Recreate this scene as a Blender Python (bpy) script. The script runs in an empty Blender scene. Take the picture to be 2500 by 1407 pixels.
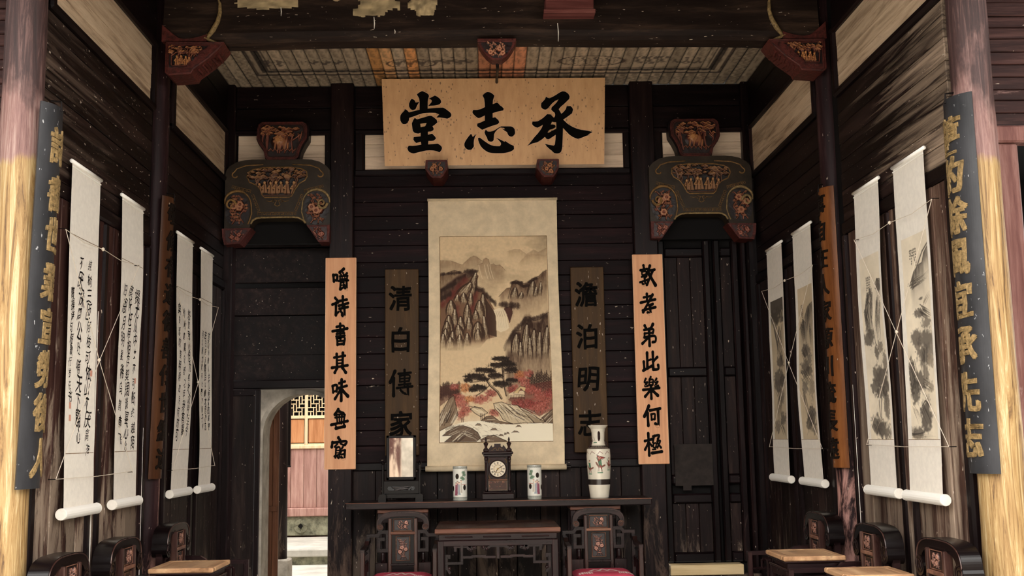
import bpy, bmesh, math, random
import numpy as np
from mathutils import Vector, Matrix
from mathutils.geometry import tessellate_polygon
random.seed(7)
SC = bpy.context.scene
COL = SC.collection
pi, sin, cos = math.pi, math.sin, math.cos

# ---------------------------------------------------------------- camera, sky, exposure
F_PX, PITCH, YAW, ROLL = 2650.0, .137, .0296, -.0161
CAM = Vector((0, 0, 1.6))
_fw = Vector((sin(YAW)*cos(PITCH), cos(YAW)*cos(PITCH), sin(PITCH)))
_r0 = Vector((cos(YAW), -sin(YAW), 0)); _u0 = _r0.cross(_fw)
_r = _r0*cos(ROLL) + _u0*sin(ROLL); _u = -_r0*sin(ROLL) + _u0*cos(ROLL)
cd = bpy.data.cameras.new('camera'); cam = bpy.data.objects.new('camera', cd); COL.objects.link(cam)
cam.matrix_world = Matrix(((_r.x, _u.x, -_fw.x, CAM.x), (_r.y, _u.y, -_fw.y, CAM.y), (_r.z, _u.z, -_fw.z, CAM.z), (0, 0, 0, 1)))
cd.sensor_width = 36; cd.lens = F_PX*36/2500; cd.clip_start = .05; cd.clip_end = 200
SC.camera = cam
W = bpy.data.worlds.new('overcast'); SC.world = W; W.use_nodes = True
bg = W.node_tree.nodes['Background']; bg.inputs[0].default_value = (1.0, .968, .925, 1); bg.inputs[1].default_value = 9.0
SC.view_settings.view_transform = 'Standard'; SC.view_settings.look = 'None'
SC.view_settings.exposure = 0.0; SC.view_settings.gamma = 1.0; SC.view_settings.use_curve_mapping = False

# ---------------------------------------------------------------- helpers
def lin(c):
    c = np.asarray(c, float)/255.0
    return np.where(c <= .04045, c/12.92, ((c+.055)/1.055)**2.4)
def L4(c): return (*[float(v) for v in lin(c)], 1)

class MB:
    """collects geometry for one mesh object"""
    def __init__(s): s.v = []; s.f = []
    def add(s, vs, fs):
        n = len(s.v); s.v += [tuple(p) for p in vs]; s.f += [tuple(i+n for i in f) for f in fs]; return s
    def box(s, x0, x1, y0, y1, z0, z1, b=0):
        if b <= 0:
            vs = [(x, y, z) for x in (x0, x1) for y in (y0, y1) for z in (z0, z1)]
            return s.add(vs, [(0,1,3,2),(4,6,7,5),(0,4,5,1),(2,3,7,6),(0,2,6,4),(1,5,7,3)])
        b = min(b, abs(x1-x0)/2.01, abs(y1-y0)/2.01, abs(z1-z0)/2.01)
        c = [(x0, x1), (y0, y1), (z0, z1)]; vs = []; idx = {}
        for k in range(8):
            for ax in range(3):
                p = []
                for a in range(3):
                    hi = (k >> a) & 1; val = c[a][hi]
                    if a != ax: val += -b if hi else b
                    p.append(val)
                idx[k, ax] = len(vs); vs.append(p)
        fs = []
        for ax in range(3):
            o = [a for a in range(3) if a != ax]
            for side in (0, 1):
                q = [idx[(side << ax) | (i << o[0]) | (j << o[1]), ax] for i, j in ((0,0),(1,0),(1,1),(0,1))]
                fs.append(tuple(q))
        for a in range(3):
            o = [k for k in range(3) if k != a]
            for i in (0, 1):
                for j in (0, 1):
                    k0 = (i << o[0]) | (j << o[1]); k1 = k0 | (1 << a)
                    fs.append((idx[k0, o[0]], idx[k1, o[0]], idx[k1, o[1]], idx[k0, o[1]]))
        for k in range(8): fs.append((idx[k, 0], idx[k, 1], idx[k, 2]))
        return s.add(vs, fs)
    def prism(s, pts, a0, a1, ax='y'):
        """outline pts (2-D) extruded from a0 to a1 along ax; 2-D axes are the other two in xyz order"""
        def P(p, a):
            return {'y': (p[0], a, p[1]), 'x': (a, p[0], p[1]), 'z': (p[0], p[1], a)}[ax]
        n = len(pts)
        tris = tessellate_polygon([[Vector((p[0], p[1], 0)) for p in pts]])
        vs = [P(p, a0) for p in pts] + [P(p, a1) for p in pts]
        fs = [tuple(t) for t in tris] + [tuple(i+n for i in t) for t in tris]
        fs += [(i, (i+1) % n, (i+1) % n+n, i+n) for i in range(n)]
        return s.add(vs, fs)
    def tube(s, pts, r, n=8, cap=True, sq=None):
        """tube through 3-D pts; r float or list"""
        pts = [Vector(p) for p in pts]; m = len(pts)
        rs = r if hasattr(r, '__len__') else [r]*m
        vs = []; fs = []; up = None
        for i, p in enumerate(pts):
            t = (pts[min(i+1, m-1)]-pts[max(i-1, 0)]).normalized()
            if up is None:
                up = Vector((0, 0, 1)) if abs(t.z) < .9 else Vector((0, 1, 0))
            a = (up - t*up.dot(t)).normalized(); b = t.cross(a); up = a
            for k in range(n):
                an = 2*pi*k/n
                vs.append(p + (a*cos(an)+b*sin(an))*rs[i])
        for i in range(m-1):
            for k in range(n):
                fs.append((i*n+k, i*n+(k+1) % n, (i+1)*n+(k+1) % n, (i+1)*n+k))
        if cap: fs += [tuple(range(n))[::-1], tuple((m-1)*n+k for k in range(n))]
        return s.add(vs, fs)
    def lathe(s, prof, c=(0, 0, 0), n=24, ax='z', cap=True):
        vs = []; fs = []; m = len(prof)
        for r, h in prof:
            for k in range(n):
                a = 2*pi*k/n
                p = {'z': (r*cos(a), r*sin(a), h), 'y': (r*cos(a), h, r*sin(a)), 'x': (h, r*cos(a), r*sin(a))}[ax]
                vs.append((p[0]+c[0], p[1]+c[1], p[2]+c[2]))
        for i in range(m-1):
            for k in range(n): fs.append((i*n+k, i*n+(k+1) % n, (i+1)*n+(k+1) % n, (i+1)*n+k))
        if cap: fs += [tuple(range(n))[::-1], tuple((m-1)*n+k for k in range(n))]
        return s.add(vs, fs)
    def bars(s, segs, w, y0, y1):
        """square bars in the xz plane between y0 and y1"""
        for i, ((x0, z0), (x1, z1)) in enumerate(segs):
            e0 = (i % 5)*.0009
            d = Vector((x1-x0, z1-z0)); L = d.length; d /= L; q = Vector((-d.y, d.x))*w/2; e = d*w/2
            a = Vector((x0, z0))-e; b = Vector((x1, z1))+e
            s.prism([a-q, b-q, b+q, a+q], y0-e0, y1+e0)
        return s

ORG = {}
def obj(name, mb, mat, parent=None, smooth=False, own=True, cols=None):
    """link one mesh object; vertices are given in world space (or the parent's local space for rotated things)"""
    me = bpy.data.meshes.new(name)
    vs = np.array([tuple(v) for v in mb.v], float)
    if parent is not None:
        off = ORG.get(parent.name, (0, 0, 0))
    else:
        off = ((vs[:, 0].min()+vs[:, 0].max())/2, (vs[:, 1].min()+vs[:, 1].max())/2, vs[:, 2].min()) if own else (0, 0, 0)
    me.from_pydata((vs-np.array(off)).tolist(), [], mb.f)
    if cols is not None: put_cols(me, cols)
    bm = bmesh.new(); bm.from_mesh(me); bmesh.ops.recalc_face_normals(bm, faces=bm.faces); bm.to_mesh(me); bm.free()
    me.materials.append(mat)
    if smooth: me.polygons.foreach_set('use_smooth', [True]*len(me.polygons))
    o = bpy.data.objects.new(name, me); COL.objects.link(o)
    if parent is not None:
        o.parent = parent; ORG[o.name] = off
    else:
        o.location = off; ORG[o.name] = off
    return o
def put_cols(me, cols):
    ca = me.color_attributes.new('Col', 'FLOAT_COLOR', 'POINT')
    a = np.ones((len(me.vertices), 4), np.float32); a[:, :3] = cols; ca.data.foreach_set('color', a.ravel())
def grid_obj(name, P, cols, mat, parent=None, keep=None, smooth=True):
    """P (ny,nx,3) vertex positions, cols (ny,nx,3) sRGB 0..255; keep (ny-1,nx-1) face mask"""
    ny, nx = P.shape[:2]
    off = ORG.get(parent.name, (0, 0, 0)) if parent is not None else None
    V = P.reshape(-1, 3).astype(float)
    if off is None:
        off = ((V[:, 0].min()+V[:, 0].max())/2, (V[:, 1].min()+V[:, 1].max())/2, V[:, 2].min())
    V = V-np.array(off)
    I = np.arange(ny*nx).reshape(ny, nx)
    Q = np.stack([I[:-1, :-1], I[:-1, 1:], I[1:, 1:], I[1:, :-1]], -1)
    Q = Q[keep] if keep is not None else Q.reshape(-1, 4)
    C = lin(cols.reshape(-1, 3))
    if keep is not None:
        used = np.unique(Q); mp = -np.ones(ny*nx, int); mp[used] = np.arange(len(used)); V = V[used]; C = C[used]; Q = mp[Q]
    me = bpy.data.meshes.new(name); n = len(Q)
    me.vertices.add(len(V)); me.vertices.foreach_set('co', V.astype(np.float32).ravel())
    me.loops.add(n*4); me.loops.foreach_set('vertex_index', Q.astype(np.int32).ravel())
    me.polygons.add(n); me.polygons.foreach_set('loop_start', np.arange(0, n*4, 4, dtype=np.int32)); me.polygons.foreach_set('loop_total', np.full(n, 4, np.int32))
    me.update(calc_edges=True); put_cols(me, C)
    if smooth: me.polygons.foreach_set('use_smooth', [True]*n)
    me.materials.append(mat)
    o = bpy.data.objects.new(name, me); COL.objects.link(o)
    if parent is not None: o.parent = parent; ORG[o.name] = off
    else: o.location = off
    return o
def tag(o, label, cat, group=None):
    o['label'] = label; o['category'] = cat
    if group: o['group'] = group
    return o
def thing(name, label, cat, loc=(0, 0, 0), rz=0, group=None, local=False):
    o = bpy.data.objects.new(name, None); COL.objects.link(o); o.empty_display_size = .1
    o.location = loc; o.rotation_euler = (0, 0, rz)
    ORG[o.name] = (0, 0, 0) if local else tuple(loc)
    return tag(o, label, cat, group)
def struct(name, mb, mat):
    o = obj(name, mb, mat, own=False); o['kind'] = 'structure'; return o
def part(name, parent, mat, *box, b=.003, **k):
    return obj(name, MB().box(*box, b=b), mat, parent, **k)
def dup(root, loc, rz=None, label=None):
    r = root.copy(); COL.objects.link(r); r.location = loc
    if rz is not None: r.rotation_euler = (0, 0, rz)
    if label: r['label'] = label
    ORG[r.name] = ORG.get(root.name, (0, 0, 0))
    for ch in list(root.children):
        c = ch.copy(); COL.objects.link(c); c.parent = r
        for g in list(ch.children):
            d = g.copy(); COL.objects.link(d); d.parent = c
    return r

# ---------------------------------------------------------------- materials
def newmat(name):
    m = bpy.data.materials.new(name); m.use_nodes = True; nt = m.node_tree
    return m, nt, nt.nodes['Principled BSDF']
def nd(nt, t, **k):
    n = nt.nodes.new(t)
    for a, v in k.items(): setattr(n, a, v)
    return n
def ramp(nt, src, stops):
    r = nd(nt, 'ShaderNodeValToRGB'); e = r.color_ramp.elements
    while len(e) < len(stops): e.new(.5)
    for q, (p, c) in zip(e, stops): q.position = p; q.color = c if len(c) == 4 else L4(c)
    nt.links.new(src, r.inputs[0]); return r.outputs[0]
def mix(nt, f, a, b, mode='MIX'):
    m = nd(nt, 'ShaderNodeMix', data_type='RGBA', blend_type=mode)
    for s, v in ((m.inputs[0], f), (m.inputs[6], a), (m.inputs[7], b)):
        if isinstance(v, (int, float)): s.default_value = v
        elif isinstance(v, tuple): s.default_value = v
        else: nt.links.new(v, s)
    return m.outputs[2]
def mth(nt, op, a, b=None, clamp=False):
    m = nd(nt, 'ShaderNodeMath', operation=op, use_clamp=clamp)
    for s, v in zip(m.inputs, (a, b)):
        if v is None: continue
        if isinstance(v, (int, float)): s.default_value = v
        else: nt.links.new(v, s)
    return m.outputs[0]
def coords(nt, scale, rnd=True):
    g = nd(nt, 'ShaderNodeNewGeometry'); mp = nd(nt, 'ShaderNodeMapping'); mp.inputs['Scale'].default_value = scale
    if rnd:
        oi = nd(nt, 'ShaderNodeObjectInfo'); k = nd(nt, 'ShaderNodeVectorMath', operation='SCALE'); k.inputs[0].default_value = (7, 13, 5)
        nt.links.new(oi.outputs['Random'], k.inputs['Scale'])
        a = nd(nt, 'ShaderNodeVectorMath', operation='ADD'); nt.links.new(g.outputs['Position'], a.inputs[0]); nt.links.new(k.outputs[0], a.inputs[1])
        nt.links.new(a.outputs[0], mp.inputs['Vector']); rn = oi.outputs['Random']
    else:
        nt.links.new(g.outputs['Position'], mp.inputs['Vector']); rn = None
    sp = nd(nt, 'ShaderNodeSeparateXYZ'); nt.links.new(g.outputs['Position'], sp.inputs[0])
    return mp.outputs[0], sp.outputs, rn
def noise(nt, vec, sc, det=5, ro=.6, dist=0):
    n = nd(nt, 'ShaderNodeTexNoise'); n.inputs['Scale'].default_value = sc; n.inputs['Detail'].default_value = det
    n.inputs['Roughness'].default_value = ro; n.inputs['Distortion'].default_value = dist
    nt.links.new(vec, n.inputs['Vector']); return n.outputs[0]
def setbump(nt, bs, h, s, d=.01):
    b = nd(nt, 'ShaderNodeBump'); b.inputs['Strength'].default_value = s; b.inputs['Distance'].default_value = d
    nt.links.new(h, b.inputs['Height']); nt.links.new(b.outputs[0], bs.inputs['Normal'])
def wood(name, axis, cols, wear=None, wamt=.5, zlo=None, zhi=None, fleck=0., rough=.5, spread=.35, st=14, bump=.25, coarse=1.0, ylim=None, spec=.14, wsc=.55, wl=1.6, wsoft=.1):
    """grained timber; wear = colour where lacquer has gone, wamt threshold (higher = less), zlo/zhi: wear fades out with height"""
    m, nt, bs = newmat(name)
    sc = [st, st, st]; sc['xyz'.index(axis)] = 1.1
    v, xyz, rn = coords(nt, tuple(sc))
    n1 = noise(nt, v, 1.3*coarse, 7, .68, .3)
    c = ramp(nt, n1, [(.28, cols[0]), (.5, cols[1]), (.74, cols[2])])
    if wear:
        v2, _, _ = coords(nt, tuple(q*wsc if i != 'xyz'.index(axis) else wl for i, q in enumerate(sc)))
        n2 = noise(nt, v2, 1.0*coarse, 8, .72, .6)
        if zlo is not None:
            mr = nd(nt, 'ShaderNodeMapRange'); mr.inputs[1].default_value = zlo; mr.inputs[2].default_value = zhi; mr.inputs[3].default_value = .17; mr.inputs[4].default_value = -.14
            nt.links.new(xyz[2], mr.inputs[0]); n2 = mth(nt, 'ADD', n2, mr.outputs[0])
        if ylim is not None:
            mr = nd(nt, 'ShaderNodeMapRange'); mr.inputs[1].default_value = ylim[0]; mr.inputs[2].default_value = ylim[1]; mr.inputs[3].default_value = .12; mr.inputs[4].default_value = -.2
            nt.links.new(xyz[1], mr.inputs[0]); n2 = mth(nt, 'ADD', n2, mr.outputs[0])
        f = ramp(nt, n2, [(wamt, (0, 0, 0, 1)), (min(.99, wamt+wsoft), (1, 1, 1, 1))])
        c = mix(nt, f, c, L4(wear))
    if fleck > 0:
        vf, _, _ = coords(nt, tuple(70 if q != 1.1 else 22 for q in sc))
        nf = noise(nt, vf, 1.0, 2, .5)
        f = ramp(nt, nf, [(.745-fleck*.1, (0, 0, 0, 1)), (.775-fleck*.1, (1, 1, 1, 1))])
        c = mix(nt, f, c, L4((176, 160, 144)))
    br = mth(nt, 'ADD', mth(nt, 'MULTIPLY', rn, spread*2), 1-spread)
    hs = nd(nt, 'ShaderNodeHueSaturation'); nt.links.new(c, hs.inputs['Color']); nt.links.new(br, hs.inputs['Value'])
    nt.links.new(hs.outputs[0], bs.inputs['Base Color'])
    nt.links.new(mth(nt, 'ADD', mth(nt, 'MULTIPLY', n1, .3), rough-.15), bs.inputs['Roughness'])
    bs.inputs['Specular IOR Level'].default_value = spec
    if bump: setbump(nt, bs, n1, bump)
    return m
def plain(name, c, rough=.5, metal=0, var=0, vs=8, bump=0, spread=0, c2=None):
    m, nt, bs = newmat(name)
    bs.inputs['Roughness'].default_value = rough; bs.inputs['Metallic'].default_value = metal; bs.inputs['Base Color'].default_value = L4(c)
    bs.inputs['Specular IOR Level'].default_value = .22
    if var or c2:
        v, _, rn = coords(nt, (1, 1, 1)); n = noise(nt, v, vs, 6, .65)
        lo = c2 if c2 else tuple(max(0, q*(1-var)) for q in c)
        nt.links.new(ramp(nt, n, [(.32, lo), (.66, c)]), bs.inputs['Base Color'])
        if bump: setbump(nt, bs, n, bump)
    return m
def vcol(name, rough=.7, bump=0, bs_=200, spec=.3):
    m, nt, bs = newmat(name); a = nd(nt, 'ShaderNodeAttribute', attribute_name='Col')
    bs.inputs['Roughness'].default_value = rough; bs.inputs['Specular IOR Level'].default_value = spec
    nt.links.new(a.outputs['Color'], bs.inputs['Base Color'])
    if bump:
        v, _, _ = coords(nt, (1, 1, 1), False); setbump(nt, bs, noise(nt, v, bs_, 3), bump, .002)
    return m

LAC = [(13, 7, 7), (24, 14, 13), (54, 39, 34)]
M = {}
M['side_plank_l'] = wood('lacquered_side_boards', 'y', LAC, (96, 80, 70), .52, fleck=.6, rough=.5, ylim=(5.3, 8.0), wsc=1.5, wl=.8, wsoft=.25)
M['side_plank_r'] = wood('weathered_lit_side_boards', 'y', LAC, (146, 126, 108), .46, fleck=.3, rough=.55, ylim=(5.3, 6.9), wsc=1.5, wl=.8, wsoft=.22)  # pale wear towards the courtyard also paints in the daylight falling there
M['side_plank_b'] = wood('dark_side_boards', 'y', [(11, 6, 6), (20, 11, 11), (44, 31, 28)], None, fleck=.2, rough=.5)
M['back_plank'] = wood('lacquered_back_boards', 'x', [(13, 6, 7), (22, 10, 12), (42, 25, 26)], None, fleck=.25, rough=.5, spec=.08)
M['lower_v'] = wood('worn_upright_boards', 'z', [(30, 15, 14), (56, 34, 30), (94, 70, 60)], (142, 124, 108), .51, .4, 2.7, fleck=.35, rough=.55)
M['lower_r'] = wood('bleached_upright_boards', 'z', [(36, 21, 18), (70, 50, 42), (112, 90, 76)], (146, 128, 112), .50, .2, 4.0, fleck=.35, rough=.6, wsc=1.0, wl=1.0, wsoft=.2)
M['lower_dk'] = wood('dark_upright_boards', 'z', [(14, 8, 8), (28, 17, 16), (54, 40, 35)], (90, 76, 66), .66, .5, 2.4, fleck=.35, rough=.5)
M['frame_dk'] = wood('dark_lacquer_frame', 'z', [(11, 6, 6), (19, 10, 11), (40, 26, 25)], (84, 64, 58), .72, 0, 2.4, fleck=.12, rough=.38)
M['frame_dk_y'] = wood('dark_lacquer_rail', 'y', [(10, 5, 6), (17, 9, 10), (38, 26, 24)], None, fleck=.1, rough=.42)
M['frame_dk_x'] = wood('dark_lacquer_crossrail', 'x', [(10, 5, 6), (18, 9, 11), (38, 25, 25)], None, fleck=.1, rough=.42)
M['white_y'] = wood('limewashed_boards', 'y', [(118, 94, 74), (190, 164, 136), (216, 192, 164)], (108, 84, 64), .60, rough=.8, spread=.1, st=16, wsoft=.16)
M['white_x'] = wood('limewashed_cross_boards', 'x', [(160, 134, 112), (216, 192, 168), (232, 212, 188)], (138, 110, 88), .68, rough=.8, spread=.1, st=9)
M['beam'] = wood('old_beam_timber', 'x', [(17, 11, 10), (36, 26, 22), (72, 55, 44)], (120, 100, 82), .70, fleck=.3, rough=.55, st=9)
M['post'] = wood('lacquered_post', 'z', [(14, 7, 8), (25, 14, 15), (46, 31, 29)], (84, 66, 56), .60, .3, 2.0, fleck=.2, rough=.42, spread=.1)
M['mid_col'] = wood('worn_red_column', 'z', [(22, 11, 12), (38, 22, 24), (66, 44, 44)], (172, 128, 118), .55, .4, 2.1, fleck=.3, rough=.5, spread=.1)
M['wing'] = wood('red_brown_wing_boards', 'x', [(24, 12, 12), (48, 28, 26), (90, 62, 57)], (140, 110, 104), .60, 2.9, 3.7, fleck=.2, rough=.55, spread=.25)
M['pink_post'] = wood('faded_red_jamb', 'z', [(70, 38, 36), (112, 76, 70), (148, 114, 106)], (170, 142, 134), .6, rough=.6, spread=.1)
M['plaque'] = None
M['rose'] = wood('dark_rosewood', 'x', [(15, 7, 8), (28, 14, 15), (52, 32, 30)], None, fleck=.0, rough=.3, spread=.12, bump=.08, spec=.26)
M['rose_z'] = wood('dark_rosewood_upright', 'z', [(15, 7, 8), (28, 14, 15), (54, 34, 31)], None, fleck=.05, rough=.3, spread=.12, bump=.08, spec=.26)
M['rose_lt'] = wood('rubbed_rosewood', 'z', [(30, 16, 15), (54, 33, 29), (96, 68, 58)], None, rough=.3, spread=.1, spec=.4)
M['black_lac'] = plain('black_lacquer', (15, 9, 10), .25, var=.4)
M['worn_edge'] = wood('worn_rosewood_edge', 'x', [(66, 40, 34), (110, 74, 60), (160, 118, 94)], None, rough=.35, spread=.1)
M['tan_top'] = wood('worn_tan_tabletop', 'y', [(104, 74, 52), (172, 132, 98), (206, 170, 130)], (74, 52, 42), .62, rough=.35, spread=.08, st=8)
M['tan_dk'] = wood('dark_polished_tabletop', 'x', [(34, 20, 16), (64, 42, 34), (100, 74, 58)], None, rough=.22, spread=.05, st=6)
M['col'] = vcol('painted_relief', .5)
M['gilt'] = vcol('carved_gilt_lacquer', .42, spec=.5)
M['print'] = vcol('ink_on_paper', .85, .1, 350, .2)
M['glaze'] = vcol('glazed_porcelain', .12, spec=.6)
M['ceil'] = vcol('painted_ceiling', .85, .15, 60, .2)
M['ink'] = plain('black_ink', (10, 8, 7), .8)
M['ink_soft'] = plain('brush_ink', (30, 26, 25), .7)
M['char_raised'] = plain('dark_raised_lettering', (26, 20, 17), .45)
for k_ in ('ink', 'ink_soft', 'char_raised'): M[k_].node_tree.nodes['Principled BSDF'].inputs['Specular IOR Level'].default_value = .06
M['gold'] = plain('old_gilding', (164, 136, 92), .5, .0, var=.45, vs=60, bump=.5)
M['gold_dim'] = plain('dull_bronze_paint', (150, 112, 66), .5, .1, var=.4, vs=30)
M['paper'] = plain('scroll_paper', (236, 228, 216), .9, var=.05, vs=30)
M['paper_old'] = plain('aged_mount_paper', (226, 204, 170), .9, var=.12, vs=9)
M['roller'] = plain('white_scroll_roller', (246, 242, 234), .55)
M['seal'] = plain('faded_red_seal', (205, 150, 130), .8)
M['twine'] = plain('pale_twine', (214, 200, 182), .8)
M['blackboard'] = None
M['brown_board'] = wood('brown_lacquer_board', 'z', [(78, 44, 22), (112, 66, 34), (140, 88, 48)], None, fleck=.1, rough=.3, spread=.08, bump=.1)
M['brown_dark'] = wood('dark_brown_board', 'z', [(46, 26, 15), (70, 41, 24), (92, 58, 36)], None, fleck=.1, rough=.35, spread=.05, bump=.1, spec=.3)
M['olive_board'] = wood('olive_brown_board', 'z', [(52, 36, 19), (68, 48, 27), (86, 64, 40)], None, fleck=.45, rough=.55, spread=.04)
M['peach'] = wood('peach_painted_board', 'z', [(204, 146, 108), (222, 164, 124), (232, 178, 138)], (216, 182, 140), .7, rough=.6, spread=.02, st=20, bump=.05)
M['peach_edge'] = plain('pale_board_edge', (236, 196, 160), .6)
M['iron'] = plain('dark_iron', (26, 21, 20), .5, .6)
M['stone'] = plain('grey_stone', (176, 168, 156), .85, var=.35, vs=5, bump=.4)
M['stone_lt'] = plain('pale_paving_stone', (206, 202, 192), .85, var=.18, vs=3, bump=.2)
M['stone_gr'] = plain('mossy_plinth_stone', (158, 156, 132), .9, var=.5, vs=9, bump=.6)
M['plaster'] = plain('grey_lime_plaster', (168, 158, 144), .9, var=.3, vs=5, bump=.3)
M['daub'] = plain('flaking_daub', (150, 132, 104), .95, var=.45, vs=30, bump=.9)
M['void'] = plain('unlit_boards', (10, 7, 7), .8)
M['lattice'] = wood('bare_lattice_timber', 'z', [(214, 180, 138), (236, 208, 168), (246, 226, 192)], None, rough=.6, spread=.06)
M['lattice_pan'] = wood('orange_brown_panel', 'z', [(160, 102, 66), (190, 132, 90), (210, 160, 118)], None, rough=.6, spread=.1)
M['red_wall'] = wood('faded_red_boards', 'z', [(128, 92, 84), (172, 132, 122), (196, 162, 150)], (212, 188, 176), .62, rough=.7, spread=.12)
M['leaf_brown'] = wood('brown_door_timber', 'z', [(66, 40, 28), (96, 62, 44), (120, 82, 60)], None, rough=.5, spread=.2)
M['pine'] = wood('new_pine_sill', 'x', [(196, 168, 122), (214, 188, 144), (226, 204, 164)], None, rough=.6, spread=.05)
M['cushion'] = vcol('red_cushion_cloth', .9, .3, 500, .1)
M['brass'] = plain('tarnished_brass', (150, 118, 70), .35, .7)
M['paper_grey'] = plain('torn_grey_paper', (52, 45, 42), .9, var=.25, vs=14)
M['redbox'] = wood('red_painted_crate', 'x', [(70, 34, 32), (100, 56, 52), (126, 80, 74)], (160, 130, 120), .62, rough=.6)
m, nt, bs = newmat('mirror_glass'); bs.inputs['Metallic'].default_value = 1; bs.inputs['Roughness'].default_value = .02; bs.inputs['Base Color'].default_value = (.9, .9, .88, 1); M['mirror'] = m
m, nt, bs = newmat('clear_glass'); bs.inputs['Transmission Weight'].default_value = 1; bs.inputs['Roughness'].default_value = .02; bs.inputs['IOR'].default_value = 1.2; M['glass'] = m
def m_plaque():
    m, nt, bs = newmat('speckled_honey_board'); v, _, _ = coords(nt, (26, 26, 1.2), False)
    c = ramp(nt, noise(nt, v, 1, 5), [(.3, (206, 154, 100)), (.7, (222, 172, 118))])
    v2, _, _ = coords(nt, (34, 34, 17), False)
    vo = nd(nt, 'ShaderNodeTexVoronoi'); vo.inputs['Scale'].default_value = 1; nt.links.new(v2, vo.inputs['Vector'])
    v3, _, _ = coords(nt, (2.2, 2.2, 2.2), False)
    th = mth(nt, 'MULTIPLY', noise(nt, v3, 1, 3), .42)
    sp = mth(nt, 'LESS_THAN', vo.outputs['Distance'], mth(nt, 'SUBTRACT', th, .06))
    c = mix(nt, mth(nt, 'MULTIPLY', sp, .75), c, L4((112, 78, 44)))
    nt.links.new(c, bs.inputs['Base Color']); bs.inputs['Roughness'].default_value = .45; return m
M['plaque'] = m_plaque()
def m_blackboard():
    m, nt, bs = newmat('scuffed_black_board'); v, xyz, _ = coords(nt, (5, 5, 2), False)
    c = ramp(nt, noise(nt, v, 1.5, 6), [(.3, (30, 30, 32)), (.7, (54, 54, 57))])
    v2, _, _ = coords(nt, (60, 60, 26), False)
    c = mix(nt, ramp(nt, noise(nt, v2, 1, 2), [(.69, (0, 0, 0, 1)), (.74, (1, 1, 1, 1))]), c, L4((170, 170, 172)))
    nt.links.new(c, bs.inputs['Base Color']); bs.inputs['Roughness'].default_value = .45; bs.inputs['Specular IOR Level'].default_value = .3; return m
M['blackboard'] = m_blackboard()
def m_nearcol():
    """round timber: bare yellow wood low down, pinkish primer above, dark lacquer left at the top"""
    m, nt, bs = newmat('stripped_column_timber'); v, xyz, _ = coords(nt, (24, 24, 1.3), False)
    n1 = noise(nt, v, 1.1, 7, .72, 1.6)
    bare = ramp(nt, n1, [(.34, (66, 42, 22)), (.46, (142, 110, 66)), (.56, (166, 138, 92)), (.68, (206, 184, 146))])
    prim = ramp(nt, n1, [(.3, (76, 44, 42)), (.52, (132, 98, 92)), (.7, (170, 146, 136))])
    lac = ramp(nt, n1, [(.3, (30, 16, 16)), (.52, (62, 40, 38)), (.75, (130, 98, 92))])
    v2, _, _ = coords(nt, (6, 6, 2.2), False); n2 = mth(nt, 'MULTIPLY', mth(nt, 'SUBTRACT', noise(nt, v2, 1, 6), .5), 1.3)
    zz = mth(nt, 'ADD', xyz[2], mth(nt, 'MULTIPLY', n2, .25)); z2 = mth(nt, 'ADD', xyz[2], n2)
    f1 = ramp(nt, mth(nt, 'MULTIPLY', zz, .25), [(.728, (0, 0, 0, 1)), (.738, (1, 1, 1, 1))])
    f2 = ramp(nt, mth(nt, 'MULTIPLY', z2, .25), [(.80, (0, 0, 0, 1)), (.85, (1, 1, 1, 1))])
    c = mix(nt, f2, mix(nt, f1, bare, prim), lac)
    nt.links.new(c, bs.inputs['Base Color']); bs.inputs['Roughness'].default_value = .6; setbump(nt, bs, n1, .5); return m
M['near_col'] = m_nearcol()

# ---------------------------------------------------------------- numpy painter
def vnoise(h, w, sy, sx, rng):
    gy, gx = max(2, int(h/sy)+2), max(2, int(w/sx)+2)
    g = rng.random((gy, gx)); y = np.linspace(0, gy-1.001, h); x = np.linspace(0, gx-1.001, w)
    yi = y.astype(int); xi = x.astype(int); fy = (y-yi)[:, None]; fx = (x-xi)[None]
    fy = fy*fy*(3-2*fy); fx = fx*fx*(3-2*fx)
    a = g[yi][:, xi]; b = g[yi][:, np.minimum(xi+1, gx-1)]; c = g[np.minimum(yi+1, gy-1)][:, xi]; d = g[np.minimum(yi+1, gy-1)][:, np.minimum(xi+1, gx-1)]
    return a*(1-fy)*(1-fx)+b*(1-fy)*fx+c*fy*(1-fx)+d*fy*fx
def fbm(h, w, s, seed, oct=4, asp=1.0):
    rng = np.random.RandomState(seed); r = np.zeros((h, w)); t = 0; a = 1
    for _ in range(oct):
        r += a*vnoise(h, w, max(1, s), max(1, s*asp), rng); t += a; a *= .55; s *= .5
    return r/t
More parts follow.
